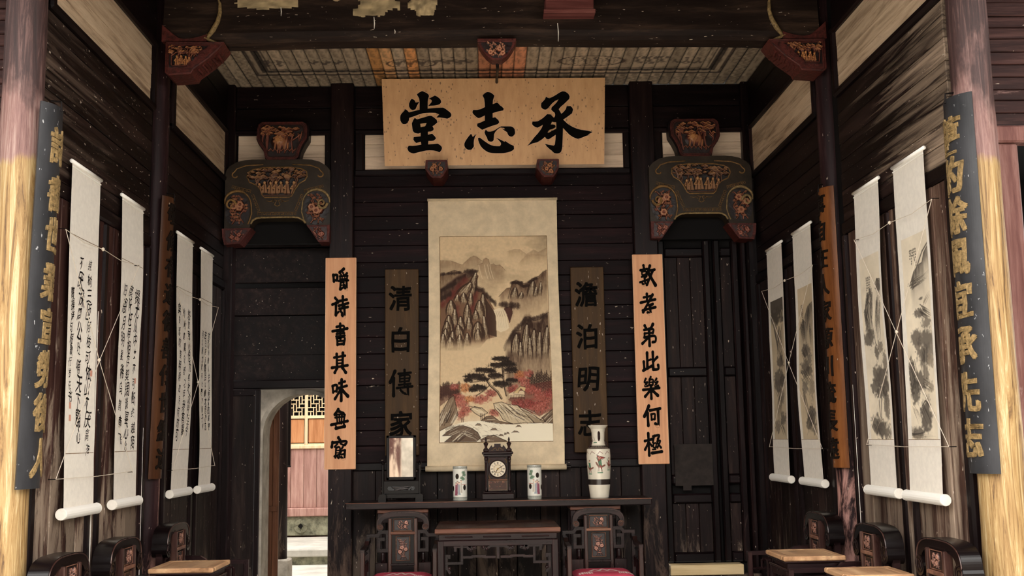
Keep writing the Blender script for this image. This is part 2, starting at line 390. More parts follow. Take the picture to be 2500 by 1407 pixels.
class Cv:
    def __init__(s, w, h, col, o=(0, 0), k=1.0):
        s.w, s.h = w, h; s.a = np.zeros((h, w, 3)); s.a[:] = col; s.o, s.k = o, k
    def T(s, p): return ((p[0]-s.o[0])*s.k, (p[1]-s.o[1])*s.k)
    def bb(s, x0, y0, x1, y1):
        x0, y0 = max(0, int(x0)), max(0, int(y0)); x1, y1 = min(s.w, int(x1)+2), min(s.h, int(y1)+2)
        if x1 <= x0 or y1 <= y0: return None
        yy, xx = np.mgrid[y0:y1, x0:x1]; return (slice(y0, y1), slice(x0, x1)), xx+.5, yy+.5
    def put(s, sl, m, col):
        m = np.clip(m, 0, 1)[..., None]; s.a[sl] = s.a[sl]*(1-m)+np.array(col, float)*m
    def line(s, pts, w, col, al=1.0, tap=False):
        P = [s.T(p) for p in pts]; w = w*s.k; n = len(P)-1
        for i in range(n):
            (x0, y0), (x1, y1) = P[i], P[i+1]; wi = w*(1-.8*(i+.5)/n) if tap else w; r = wi/2+1
            b = s.bb(min(x0, x1)-r, min(y0, y1)-r, max(x0, x1)+r, max(y0, y1)+r)
            if b is None: continue
            sl, xx, yy = b; dx, dy = x1-x0, y1-y0; L = dx*dx+dy*dy+1e-9
            t = np.clip(((xx-x0)*dx+(yy-y0)*dy)/L, 0, 1); d = np.hypot(xx-x0-t*dx, yy-y0-t*dy)
            s.put(sl, al*np.clip(wi/2-d+.5, 0, 1)*min(1, wi), col)
    def poly(s, pts, col, al=1.0, fade=None):
        P = [s.T(p) for p in pts]; xs = [p[0] for p in P]; ys = [p[1] for p in P]
        b = s.bb(min(xs), min(ys), max(xs), max(ys))
        if b is None: return
        sl, xx, yy = b; ins = np.zeros(xx.shape, bool); n = len(P)
        for i in range(n):
            (x0, y0), (x1, y1) = P[i], P[(i+1) % n]
            if y0 == y1: continue
            ins ^= ((yy < y0) != (yy < y1)) & (xx < (x1-x0)*(yy-y0)/(y1-y0)+x0)
        m = ins*al
        if fade is not None: m = m*fade(xx/s.k+s.o[0], yy/s.k+s.o[1])
        s.put(sl, m, col)
    def ell(s, cx, cy, rx, ry, col, al=1.0, soft=.25, rag=0, seed=0):
        cx, cy = s.T((cx, cy)); rx *= s.k; ry *= s.k
        b = s.bb(cx-rx*1.4-1, cy-ry*1.4-1, cx+rx*1.4+1, cy+ry*1.4+1)
        if b is None: return
        sl, xx, yy = b; d = np.hypot((xx-cx)/rx, (yy-cy)/ry)
        if rag: d = d+rag*(fbm(*xx.shape, max(2, min(rx, ry)*.5), seed, 3)-.5)*2
        s.put(sl, al*np.clip((1-d)/soft+.5, 0, 1), col)
    def ridge(s, pts, depth, col, al, ink=None, iw=1.5, seed=1, streak=.4):
        """wash below a ridge line that fades downwards into mist"""
        P = np.array([s.T(p) for p in pts]); x = np.arange(s.w)+.5; yr = np.interp(x, P[:, 0], P[:, 1])
        yr = yr+(vnoise(1, s.w, 1, 4, np.random.RandomState(seed))[0]-.5)*3*s.k
        yy = np.arange(s.h)[:, None]+.5; d = (yy-yr[None])/(depth*s.k)
        m = al*np.clip(d*8+.5, 0, 1)*np.exp(-np.clip(d, 0, 9)**1.4)
        m = m*(1-streak+streak*2*fbm(s.h, s.w, 14, seed, 3, .25)); fe = 9*s.k; m = m*(np.clip((x-P[0, 0])/(fe if P[0, 0] > 4 else .5), 0, 1)*np.clip((P[-1, 0]-x)/(fe if P[-1, 0] < s.w-6 else .5), 0, 1))[None]
        s.put((slice(0, s.h), slice(0, s.w)), m, col)
        if ink is not None: s.line(pts, iw, ink, al)

def spire(c, cx, top, bot, hw, lean=0, lt=(206, 182, 146), dk=(52, 36, 28), al=.9):
    """one upright ribbed rock, light face with dark flanks and brush ribs"""
    def X(t, q): return cx+lean*(.5-t)+q*hw*(math.sin(min(1, t*1.6+.08)*pi/2)**.8)
    def Y(t): return top+(bot-top)*t
    fade = lambda xx, yy: np.clip((bot-yy)/((bot-top)*.35), 0, 1)
    T = [0, .04, .1, .2, .35, .55, .8, 1]
    c.poly([(X(t, -1.1), Y(t)) for t in T]+[(X(t, 1.1), Y(t)) for t in T[::-1]], dk, al, fade)
    c.poly([(X(t, -.75), Y(t)+3) for t in T]+[(X(t, .6), Y(t)+3) for t in T[::-1]], lt, al*.85, fade)
    rr = random.Random(int(cx*7+top))
    for q in np.linspace(-.7, .75, 6):
        q += rr.uniform(-.1, .1); e = rr.uniform(.55, .95)
        c.line([(X(t*e, q*(.3+.7*t)), Y(.03+t*e)) for t in (0, .2, .45, .7, 1)], 3.2, dk, .75*al, tap=True)
    for q in (-.35, .1):
        c.line([(X(t*.7, q*(.4+.6*t)), Y(.08+t*.7)) for t in (0, .3, .6, 1)], 3, (232, 212, 178), .7*al, tap=True)

# ================================================================ the setting
XL, XR, YB, ZC = -2.19, 2.40, 9.30, 4.70
rnd = random.Random(3)

# ---- floor of the hall: stone slabs (mostly below the frame), courtyard beside the camera, back yard beyond the arch
fl = struct('floor', MB().box(-9, 9, -9, 9.9, -.3, -.03).box(-9, 9, 9.9, 22, -.3, -.03), M['stone'])
for i in range(9):
    for j in range(8):
        part('stone_slab', fl, M['stone_lt'], -4.5+i, -3.51+i, 9.95+j*.8, 10.74+j*.8, -.05, rnd.uniform(-.004, .004), b=.008)
for i in range(6):
    for j in range(14):
        part('stone_slab', fl, M['stone_lt'], -3+i, -2.012+i, -4+j, -3.012+j, -.05, rnd.uniform(-.006, .002), b=.008)

# ---- ceiling over the back bay: narrow painted planks
def ceil_color(x, y):
    """faded painting on the planks: key-fret border, plain bands, grey foliage and medallions"""
    ny, nx = x.shape
    n = fbm(ny, nx, 14, 5, 4, .5); n2 = fbm(ny, nx, 5, 9, 3, .3)
    c = np.array([208, 184, 156.])[None, None]*(.82+.3*n[..., None])
    c = c*(1-.22*np.clip((n2-.45)*5, 0, 1)[..., None])
    d = np.minimum(np.minimum(x-XL, XR-x), YB-y)
    def band(a, b, col, al):
        nonlocal c
        m = ((d > a) & (d < b))[..., None]*al*(.6+.6*n2[..., None]); m = np.clip(m, 0, 1); c = c*(1-m)+np.array(col, float)*m
    band(0, .02, (90, 74, 62), .7); band(.30, .33, (60, 50, 46), .8); band(.34, .36, (190, 166, 140), .6); band(.37, .43, (46, 40, 38), .85); band(.44, .455, (60, 50, 46), .8)
    fr = ((np.floor(x*26)+np.floor((YB-y)*26)) % 2 == 0) & (np.floor(x*13) % 3 > 0)
    m = ((d > .05) & (d < .28) & fr)[..., None]*.22; c = c*(1-m)+np.array([78, 64, 54.])*m
    for cx, cy, rx, ry, s in ((-.55, 8.72, .20, .10, 0), (.95, 8.68, .27, .12, 1), (1.45, 8.65, .2, .12, 2), (-1.25, 8.66, .2, .1, 3), (1.78, 8.68, .16, .1, 4), (-.2, 8.66, .2, .1, 5), (-1.7, 8.7, .15, .1, 6)):
        q = np.hypot((x-cx)/rx, (y-cy)/ry); bl = fbm(ny, nx, 5, 30+s, 3, .6)
        m = ((q < .85) & (bl > .5))[..., None]*.6; c = c*(1-m)+np.array([70, 60, 56.])*m
        if s in (0, 1):
            m = (np.abs(q-1) < .06)[..., None]*.7; c = c*(1-m)+np.array([66, 54, 50.])*m
    return c
ce = struct('ceiling', MB().box(XL-.3, XR+.3, 7.2, YB+.3, ZC+.02, ZC+.06), M['void'])
NP = 46; pw = (XR-XL)/NP
tint = {22: (198, 132, 108), 23: (200, 138, 112), 24: (204, 136, 110), 25: (196, 132, 108), 13: (214, 160, 96), 14: (196, 160, 120), 16: (206, 150, 96)}
for i in range(NP):
    x0 = XL+i*pw+.0015; x1 = x0+pw-.003; nx, ny = 9, 150
    xs = np.linspace(x0, x1, nx); ys = np.linspace(YB, 7.34, ny); X, Y = np.meshgrid(xs, ys)
    Z = np.full_like(X, ZC+rnd.uniform(-.002, .003)); Z[:, 0] += .004; Z[:, -1] += .004
    C = ceil_color(X, Y)*rnd.uniform(.86, 1.08)
    if i in tint: C = C*.35+np.array(tint[i])*.65*(C/160)
    C[:, 0] *= .7; C[:, -1] *= .7
    grid_obj('plank', np.stack([X, Y, Z], -1), np.clip(C, 0, 255), M['ceil'], ce)
# upper roof: over the front bay and out to the eave, over the wings (out of frame, it shades the room)
EAVE_Y, EAVE_Z = 3.3, 4.12
rf = struct('ceiling_front', MB().prism([(7.3, 5.3), (EAVE_Y, EAVE_Z), (EAVE_Y, EAVE_Z+.12), (7.3, 5.5), (9.9, 5.5), (9.9, 5.3)], -8, 8, 'x'), M['void'])

# ---- back wall
wb = struct('wall_back', MB()
    .box(-1.19, 1.44, YB+.03, YB+.09, 0, ZC)                # behind the middle bay
    .box(XL-.2, -1.19, YB+.03, YB+.09, 3.3, ZC)             # over the openings
    .box(1.44, XR+.2, YB+.03, YB+.09, 3.3, ZC)
    .box(XL-.2, -1.2, 9.66, 9.7, 2.06, 4.2), M['void'])
def planks_x(x0, x1, zs, y, mat, parent, t=.03):
    for a, b in zip(zs[:-1], zs[1:]):
        dy = rnd.uniform(-.003, .003)
        part('plank', parent, mat, x0, x1, y-t+dy, y+.02, a+.0015, b-.0015, b=.004)
def zrange(a, b, step, j=.12):
    n = max(1, round((b-a)/step)); z = [a+(b-a)*i/n for i in range(n+1)]
    for i in range(1, n): z[i] += rnd.uniform(-j, j)*step
    return z
planks_x(-1.09, 1.34, zrange(1.40, 3.93, .135), YB+.03, M['back_plank'], wb)
xs = zrange(-1.09, 1.34, .17)
for a, b in zip(xs[:-1], xs[1:]):
    part('upright_board', wb, M['lower_dk'], a+.0015, b-.0015, YB+rnd.uniform(-.003, .003), YB+.05, 0, 1.36, b=.004)
for x0, x1 in ((XL, -1.285), (-1.085, 1.335), (1.54, XR)):
    for a, b in ((4.30, 4.50), (4.50, 4.70)):
        part('plank', wb, M['frame_dk_x'], x0, x1, YB-.01, YB+.05, a+.002, b-.002, b=.006)
    # limewashed boards in a moulded frame
    wx0, wx1 = x0+.09, x1-.06
    for a, b in ((3.94, 4.06), (4.06, 4.17), (4.17, 4.26)):
        if x0 < -1.2 or x0 > 1.4: a -= .06 if a < 4 else 0
        part('limewashed_plank', wb, M['white_x'], wx0, wx1, YB+.005, YB+.04, a+.001, b-.001, b=.002)
    part('frame_rail', wb, M['frame_dk_x'], x0, x1, YB-.03, YB+.04, 4.255, 4.30, b=.012)
    part('frame_rail', wb, M['frame_dk_x'], x0, x1, YB-.03, YB+.04, 3.88, 3.94, b=.012)
    for xx in (x0, x1-.06): part('frame_stile', wb, M['frame_dk'], xx, xx+.08 if xx == x0 else xx+.06, YB-.02, YB+.04, 3.9, 4.27, b=.012)
part('rail', wb, M['frame_dk_x'], -1.09, 1.34, YB-.02, YB+.04, 1.34, 1.41, b=.008)
part('post', wb, M['post'], -1.285, -1.085, 9.2, 9.36, 0, ZC, b=.008)
part('post', wb, M['post'], 1.335, 1.54, 9.2, 9.36, 0, ZC, b=.008)
part('post', wb, M['frame_dk'], XL-.02, XL+.075, 9.22, 9.36, 0, ZC, b=.01)
part('post', wb, M['frame_dk'], XR-.075, XR+.02, 9.22, 9.36, 0, ZC, b=.01)
# dark boarding set back over the left doorway
for a, b in zip(*[iter(sum(([z, z2] for z, z2 in zip(zrange(2.07, 3.9, .3)[:-1], zrange(2.07, 3.9, .3)[1:])), []))]*2):
    part('recessed_plank', wb, M['side_plank_b'], XL, -1.2, 9.60+rnd.uniform(-.004, .004), 9.66, a+.002, b-.002, b=.004)
part('lintel', wb, M['frame_dk_x'], XL, -1.2, 9.46, 9.62, 2.05, 2.13, b=.01)

# ---- masonry with the arched passage, beyond the left opening
ax, ar, az = -1.60, .365, 1.66
arc = [(ax-ar*cos(t), az+ar*sin(t)) for t in np.linspace(0, pi, 19)]
wa = struct('wall_passage', MB()
    .prism([(-3.2, 0)]+[(ax-ar, 0)]+arc[:10]+[(ax, 2.6), (-3.2, 2.6)], 9.9, 10.2)
    .prism([(ax, 2.6)]+arc[9:]+[(ax+ar, 0), (.2, 0), (.2, 2.6)], 9.9, 10.2), M['plaster'])
arch = MB()
for (p, q), (p2, q2) in zip(arc[:-1], arc[1:]):
    pass
ring = [(-1*(ar+.0)*cos(t), (ar)*sin(t)) for t in np.linspace(0, pi, 25)]
outer = [(-1*(ar+.035)*cos(t), (ar+.035)*sin(t)) for t in np.linspace(0, pi, 25)]
arch.prism([(ax+p, az+q) for p, q in outer]+[(ax+ar+.035, 0), (ax+ar, 0)]+[(ax+p, az+q) for p, q in ring[::-1]]+[(ax-ar, 0), (ax-ar-.035, 0)], 9.885, 9.91)
obj('arch_moulding', arch, M['plaster'], wa)
d1 = struct('door_1', MB().box(-2.19, -1.905, 9.44, 9.49, .05, 2.04, b=.008), M['lower_dk'])
part('door_stile', d1, M['frame_dk'], -1.945, -1.9, 9.425, 9.45, .05, 2.04, b=.006)
part('door_rail', d1, M['frame_dk_x'], -2.19, -1.9, 9.43, 9.45, 1.99, 2.05, b=.006)

struct('wall_yard_shade_left', MB().box(-4.6, -4.4, 10.2, 17, 0, 6), M['plaster'])  # unseen walls and eaves added round the yard to cut its sky light
struct('wall_yard_shade_right', MB().box(-.6, -.4, 10.2, 17, 0, 4.6), M['plaster'])
struct('wall_yard_shade_far', MB().box(-4.6, -.4, 16.62, 16.8, 0, 6), M['red_wall'])
struct('ceiling_yard_shade', MB().box(-4.6, -.4, 10.2, 11.0, 3.3, 3.4).box(-4.6, -.4, 16.0, 16.8, 3.4, 3.5), M['void'])  # added overhead strips, unseen, that hold sky light off the yard

# ---- right doorway: closed framed door, pale sill, scrap of paper
d2 = struct('door_2', MB().box(1.54, XR, 9.44, 9.5, .3, 3.5), M['void'])
for x0, x1 in ((1.56, 2.02), (2.05, 2.27)):
    for xx in (x0, x1-.06): part('door_stile', d2, M['frame_dk'], xx, xx+.06, 9.36, 9.44, .53, 3.3, b=.012)
    for zz in (.53, 1.02, 1.18, 2.1, 3.15): part('door_rail', d2, M['frame_dk_x'], x0+.06, x1-.06, 9.365, 9.44, zz, zz+.08, b=.012)
    for z0, z1 in ((.61, 1.02), (1.26, 2.1), (2.18, 3.15)):
        n = 3 if x1-x0 > .3 else 1; w = (x1-x0-.12)/n
        for k in range(n): part('door_board', d2, M['lower_dk'], x0+.06+k*w+.001, x0+.06+(k+1)*w-.001, 9.40+rnd.uniform(-.002, .002), 9.44, z0, z1, b=.004)
part('door_jamb', d2, M['frame_dk'], 2.28, XR-.07, 9.3, 9.44, 0, 3.4, b=.015)
part('torn_paper', d2, M['paper_grey'], 1.645, 1.97, 9.352, 9.358, 1.17, 1.52, b=0).name = 'torn_paper'
part('torn_paper', d2, M['paper_grey'], 1.71, 1.78, 9.351, 9.3575, 1.13, 1.18, b=0)
part('door_sill', d2, M['pine'], 1.555, 2.17, 9.22, 9.36, .44, .525, b=.006)
part('sill_board', d2, M['lower_dk'], 1.555, XR, 9.26, 9.36, 0, .44, b=.004)

# ---- side walls: rail, limewashed boards, level planks, framed uprights
def side_wall(name, X, s, bays, up_mat):
    """s = +1 when the room lies towards +x"""
    w = struct(name, MB().box(*sorted((X-s*.03, X-s*.09)), 5.2, 9.36, 0, 5.3), M['void'])
    def B(nm, mat, d0, d1, y0, y1, z0, z1, b=.004):
        return part(nm, w, mat, *sorted((X+s*d0, X+s*d1)), y0, y1, z0, z1, b=b)
    for y0, y1, pm, far in bays:
        for a, b in ((4.30, 4.52), (4.52, 4.75), (4.75, 5.0)): B('plank', M['frame_dk_y'], -.03, .01, y0, y1, a+.002, b-.002, .006)
        B('frame_rail', M['frame_dk_y'], -.03, .035, y0, y1, 4.25, 4.295, .014)
        B('frame_rail', M['frame_dk_y'], -.03, .03, y0, y1, 3.815, 3.865, .014)
        for a, b in ((3.86, 3.95), (3.95, 4.05), (4.05, 4.15), (4.15, 4.255)):
            B('limewashed_plank', M['white_y'], -.03, .004+rnd.uniform(-.002, .002), y0, y1, a+.001, b-.001, .002)
        for yy in (y0, y1-.07): B('frame_stile', M['frame_dk'], -.03, .028, yy, yy+.07, 3.82, 4.29, .014)
        zs = zrange(2.97, 3.815, .106)
        for a, b in zip(zs[:-1], zs[1:]): B('plank', pm, -.03, rnd.uniform(-.003, .003), y0, y1, a+.0015, b-.0015)
        B('middle_rail', M['frame_dk_y'], -.03, .02, y0, y1, 2.885, 2.965, .012)
        # uprights below the middle rail, in a frame
        ys = zrange(y0+.07, y1-.07, .20, .2)
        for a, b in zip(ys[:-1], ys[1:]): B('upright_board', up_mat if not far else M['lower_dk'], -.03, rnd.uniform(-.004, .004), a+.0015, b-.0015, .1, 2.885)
        for yy in (y0, y1-.07): B('frame_stile', M['frame_dk'], -.03, .025, yy, yy+.07, .1, 2.885, .014)
        ym = (y0+y1)/2
        for yy in (ym-.11, ym+.04): B('frame_stile', M['frame_dk'], -.03, .014, yy, yy+.07, .1, 2.885, .014)
        B('bottom_rail', M['frame_dk_y'], -.03, .02, y0, y1, .0, .12, .01)
    return w
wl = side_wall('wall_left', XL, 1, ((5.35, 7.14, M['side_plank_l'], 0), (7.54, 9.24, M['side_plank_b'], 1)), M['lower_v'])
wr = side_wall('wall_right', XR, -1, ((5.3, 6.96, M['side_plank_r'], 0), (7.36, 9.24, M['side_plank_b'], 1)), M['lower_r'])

obj('gap_light_line', MB().tube([(XL+.016, 6.20, 2.35), (XL+.016, 6.205, 1.8), (XL+.016, 6.20, 1.2), (XL+.016, 6.205, .5)], [.0018, .003, .0035, .003], 5), M['paper'], wl)  # pale tubes painted as light showing through gaps between the boards
obj('gap_light_line', MB().tube([(XL+.026, 7.06, 1.7), (XL+.026, 7.065, .9), (XL+.026, 7.06, .3)], [.001, .002, .0016], 5), M['paper'], wl)
obj('gap_light_line', MB().tube([(XR-.026, 6.90, 1.9), (XR-.026, 6.895, 1.2), (XR-.026, 6.90, .3)], [.001, .0022, .002], 5), M['paper'], wr)

# ---- wing walls facing the courtyard, left and right of the near columns
def wing(name, s, x_in, beam_z):
    x_out = s*7.5
    w = struct(name, MB().box(*sorted((s*(abs(x_in)+.9), x_out)), 5.44, 5.5, 0, 5.2).box(*sorted((x_in, x_out)), 5.44, 5.5, 3.15, 5.2), M['void'])
    zs = zrange(3.16, 4.5, .066)
    for a, b in zip(zs[:-1], zs[1:]):
        part('plank', w, M['wing'], *sorted((x_in, s*(abs(x_in)+1.6))), 5.40+rnd.uniform(-.003, .003), 5.44, a+.0012, b-.0012, b=.004)
    part('door_head', w, M['pink_post'], *sorted((x_in, s*(abs(x_in)+1.2))), 5.37, 5.46, 3.07, 3.16, b=.01)
    return w
wgl = wing('wall_front_left', -1, -2.22, 3.2)
wgr = wing('wall_front_right', 1, 2.46, 3.2)
part('door_jamb', wgl, M['pink_post'], -2.50, -2.36, 5.36, 5.46, 0, 3.07, b=.012)
part('door_jamb', wgr, M['pink_post'], 2.56, 2.655, 5.36, 5.46, 0, 3.07, b=.012)
part('door_jamb', wgr, M['pink_post'], 2.657, 2.79, 5.385, 5.46, 0, 3.07, b=.012)
d3 = struct('wall_dark_backing', MB().box(2.5, 4.4, 6.6, 6.64, 0, 3.4).box(2.5, 4.4, 5.46, 6.6, 3.16, 3.2), M['void'])  # black back and lid added so the right opening stays dark
struct('wall_side_room', MB().box(-4.4, -2.5, 6.6, 6.64, 0, 3.4), M['void'])
# far sides of the courtyard behind and beside the camera
struct('wall_court_left', MB().box(-4.4, -4.2, -6, 5.44, 0, 3.6), M['plaster'])
struct('wall_court_right', MB().box(4.4, 4.6, -6, 5.44, 0, 3.6), M['plaster'])
struct('wall_court_front', MB().box(-6, 6, -6.2, -6, 0, 3.6), M['plaster'])

# ---- baseboards
struct('baseboard_left', MB().box(XL, XL+.03, 5.4, 9.2, 0, .1), M['frame_dk_y'])
struct('baseboard_right', MB().box(XR-.03, XR, 5.4, 9.2, 0, .1), M['frame_dk_y'])

# ---- columns and beam
def column(x, y, r0, r1, zt, mat, label):
    prof = [(r0*1.35, .0), (r0*1.45, .08), (r0*1.2, .16), (r0, .18)]
    body = MB(); n = 20; pr = []
    for i in range(26):
        t = i/25; z = .17+(zt-.17)*t; pr.append((r0+(r1-r0)*t**1.1+.0015*sin(z*9), z))
    body.lathe(pr, (x, y, 0), 28)
    t = thing('timber_column', label, 'column', (x, y, 0))
    obj('shaft', body, mat, t, smooth=True)
    obj('stone_base', MB().lathe(prof, (x, y, 0), 24), M['stone'], t, smooth=True)
    return t
column(-2.225, 5.2, .112, .088, 5.0, M['near_col'], 'stripped yellow timber column carrying the black board nearest the calligraphy scrolls')
column(2.482, 5.2, .115, .088, 5.0, M['near_col'], 'stripped yellow timber column carrying the black board nearest the landscape scrolls')
column(-2.215, 7.33, .086, .08, 5.2, M['mid_col'], 'dark red column behind the brown board, between the two pairs of calligraphy scrolls')
column(2.43, 7.22, .09, .08, 5.2, M['mid_col'], 'dark red column behind the orange-brown board, between the two pairs of landscape scrolls')

column(-1.80, -4.5, .17, .16, 3.6, M['lower_v'], 'brown timber column added across the courtyard, seen only in the table mirror')  # out-of-view column added for the table mirror to reflect
bt = thing('roof_beam', 'huge dark weathered timber beam spanning the hall above the name board', 'beam', (.105, 7.2, 4.28))
bm_ = MB(); pr = []
sec = [(0, .30), (-.02, .06), (-.012, .02), (.02, .0), (.16, .0), (.2, .03), (.21, .3), (.21, .95), (0, .95)]   # dy, dz
nx = 40
for i in range(nx+1):
    t = i/nx; x = -2.12+4.47*t; up = .0+.02*sin(pi*t)
    for dy, dz in sec: pr.append((x, 7.1+dy, 4.275+dz+(up if dz < .2 else 0)+.003*sin(x*5+dz*9)))
n = len(sec); fs = []
for i in range(nx):
    for k in range(n): fs.append((i*n+k, i*n+(k+1) % n, (i+1)*n+(k+1) % n, (i+1)*n+k))
fs += [tuple(range(n)), tuple(nx*n+k for k in range(n))]
obj('beam_timber', MB().add(pr, fs), M['beam'], bt)
def patch(cx, cz, rx, rz, seed):
    g = 26; nz = fbm(g, g, 6, seed, 4); uu, vv = np.meshgrid(np.linspace(-1, 1, g), np.linspace(-1, 1, g))
    d = np.hypot(uu, vv)+(nz-.5)*1.2; keep = d < .8; h = np.clip(.8-d, 0, .3)*.06*(.5+nz)
    P = np.stack([cx+uu*rx, 7.094-h, cz+vv*rz], -1)
    C = np.array([176, 154, 118.])*(.55+.7*fbm(g, g, 3, seed+4, 3)[..., None])
    k4 = keep[:-1, :-1] & keep[1:, 1:] & keep[:-1, 1:] & keep[1:, :-1]
    grid_obj('daub_patch', P, np.clip(C, 0, 255), M['ceil'], bt, k4)
patch(-1.42, 4.60, .27, .11, 3); patch(-.70, 4.57, .21, .16, 4); patch(-.37, 4.56, .12, .13, 5); patch(-.98, 4.62, .1, .06, 6)
for x, z0, z1 in ((.55, 4.27, 4.40), (-.70, 4.36, 4.45), (-1.33, 4.46, 4.52), (-.56, 4.33, 4.36)):
    obj('lime_drip', MB().tube([(x, 7.083, z1), (x+.004, 7.081, (z0+z1)/2), (x+.002, 7.083, z0)], [.0025, .004, .0015], 6), M['paper'], bt)
# carved lips at the beam ends
def lip(sg, xe):
    pts = [(0, 4.60), (.02, 4.545), (.022, 4.48), (.008, 4.42), (-.022, 4.36), (-.058, 4.305)]
    pts = [(xe+sg*p, 7.075, z) for p, z in pts]
    obj('gilded_lip', MB().tube(pts, [.003, .010, .014, .016, .018, .012], 8), M['gold'], bt, smooth=True)
    obj('gilded_lip', MB().tube([(xe-sg*.06, 7.075, 4.335), (xe-sg*.075, 7.072, 4.30), (xe-sg*.03, 7.07, 4.283), (xe+sg*.01, 7.075, 4.272)], [.004, .014, .010, .004], 8), M['gold'], bt, smooth=True)
    a = [xe-sg*.06-sg*.30*t for t in np.linspace(0, 1, 9)]
    lo = 4.275; hi = [4.325-.03*sin(pi*t)*1.1+(.07*max(0, t-.6)/.4) for t in np.linspace(0, 1, 9)]
    obj('carved_flourish', MB().prism([(x, lo) for x in a]+[(x, z) for x, z in zip(a[::-1], hi[::-1])], 7.06, 7.1), M['carve_red'], bt)
M['carve_red'] = plain('red_carved_wood', (96, 44, 38), .45, var=.5, vs=40, bump=.6)
lip(1, -1.76); lip(-1, 2.03)

# ================================================================ lettering
_gl = {}
def glyph(ch, off=0.0):
    """outline of one character as triangles, unit square, y up"""
    if (ch, off) in _gl: return _gl[ch, off]
    cu = bpy.data.curves.new('glyph', 'FONT'); cu.body = ch; cu.resolution_u = 3; cu.offset = off
    o = bpy.data.objects.new('glyph', cu); COL.objects.link(o)
    dg = bpy.context.evaluated_depsgraph_get(); dg.update(); ev = o.evaluated_get(dg); me = ev.to_mesh()
    v = np.array([tuple(x.co)[:2] for x in me.vertices]) if len(me.vertices) else np.zeros((0, 2)); f = [tuple(p.vertices) for p in me.polygons]
    ev.to_mesh_clear(); bpy.data.objects.remove(o); bpy.data.curves.remove(cu)
    v = v-np.array([0.0, -.1])
    # split long edges so that the brush wobble can bend them
    bm = bmesh.new(); bv = [bm.verts.new((a, b, 0)) for a, b in v]
    for q in f:
        try: bm.faces.new([bv[i] for i in q])
        except ValueError: pass
    bmesh.ops.subdivide_edges(bm, edges=[e for e in bm.edges if e.calc_length() > .22], cuts=1)
    bm.verts.ensure_lookup_table(); bm.verts.index_update()
    v = np.array([tuple(x.co)[:2] for x in bm.verts]); f = [tuple(x.index for x in q.verts) for q in bm.faces]; bm.free()
    _gl[ch, off] = v, f; return _gl[ch, off]
def wob(v, seed, amp):
    r = random.Random(seed); p = [r.uniform(0, 6.3) for _ in range(6)]; x, y = v[:, 0], v[:, 1]
    return np.stack([x+amp*(np.sin(5*y+p[0])+.6*np.sin(11*y+4*x+p[1])), y+amp*(np.sin(5*x+p[2])+.6*np.sin(10*x-5*y+p[3]))], 1)
def ribbon(pts, w):
    """brush stroke outline: smooth centre line, round heavy ends, slightly thinner middle"""
    P = [Vector(p) for p in pts]; C = []
    n = len(P)
    for i in range(n-1):
        p0, p1, p2, p3 = P[max(0, i-1)], P[i], P[i+1], P[min(n-1, i+2)]
        for k in range(5):
            t = k/5
            C.append(.5*((2*p1)+(p2-p0)*t+(2*p0-5*p1+4*p2-p3)*t*t+(3*p1-p0-3*p2+p3)*t**3) if n > 2 else p1+(p2-p1)*t)
    C.append(P[-1]); L = []; R = []; m = len(C)
    for i, c in enumerate(C):
        d = (C[min(i+1, m-1)]-C[max(i-1, 0)]); d = d.normalized() if d.length > 1e-9 else Vector((1, 0))
        t = i/(m-1); h = w/2*(1-.22*sin(pi*t)); q = Vector((-d.y, d.x))*h; L.append(c+q); R.append(c-q)
    d0 = (C[0]-C[1]).normalized(); d1 = (C[-1]-C[-2]).normalized()
    def cap(c, d): return [c+Vector((d.x*cos(a)-d.y*sin(a), d.x*sin(a)+d.y*cos(a)))*w/2 for a in (-.9, -.3, .3, .9)]
    return L+cap(C[-1], d1)[::-1]+R[::-1]+cap(C[0], d0)[::-1]
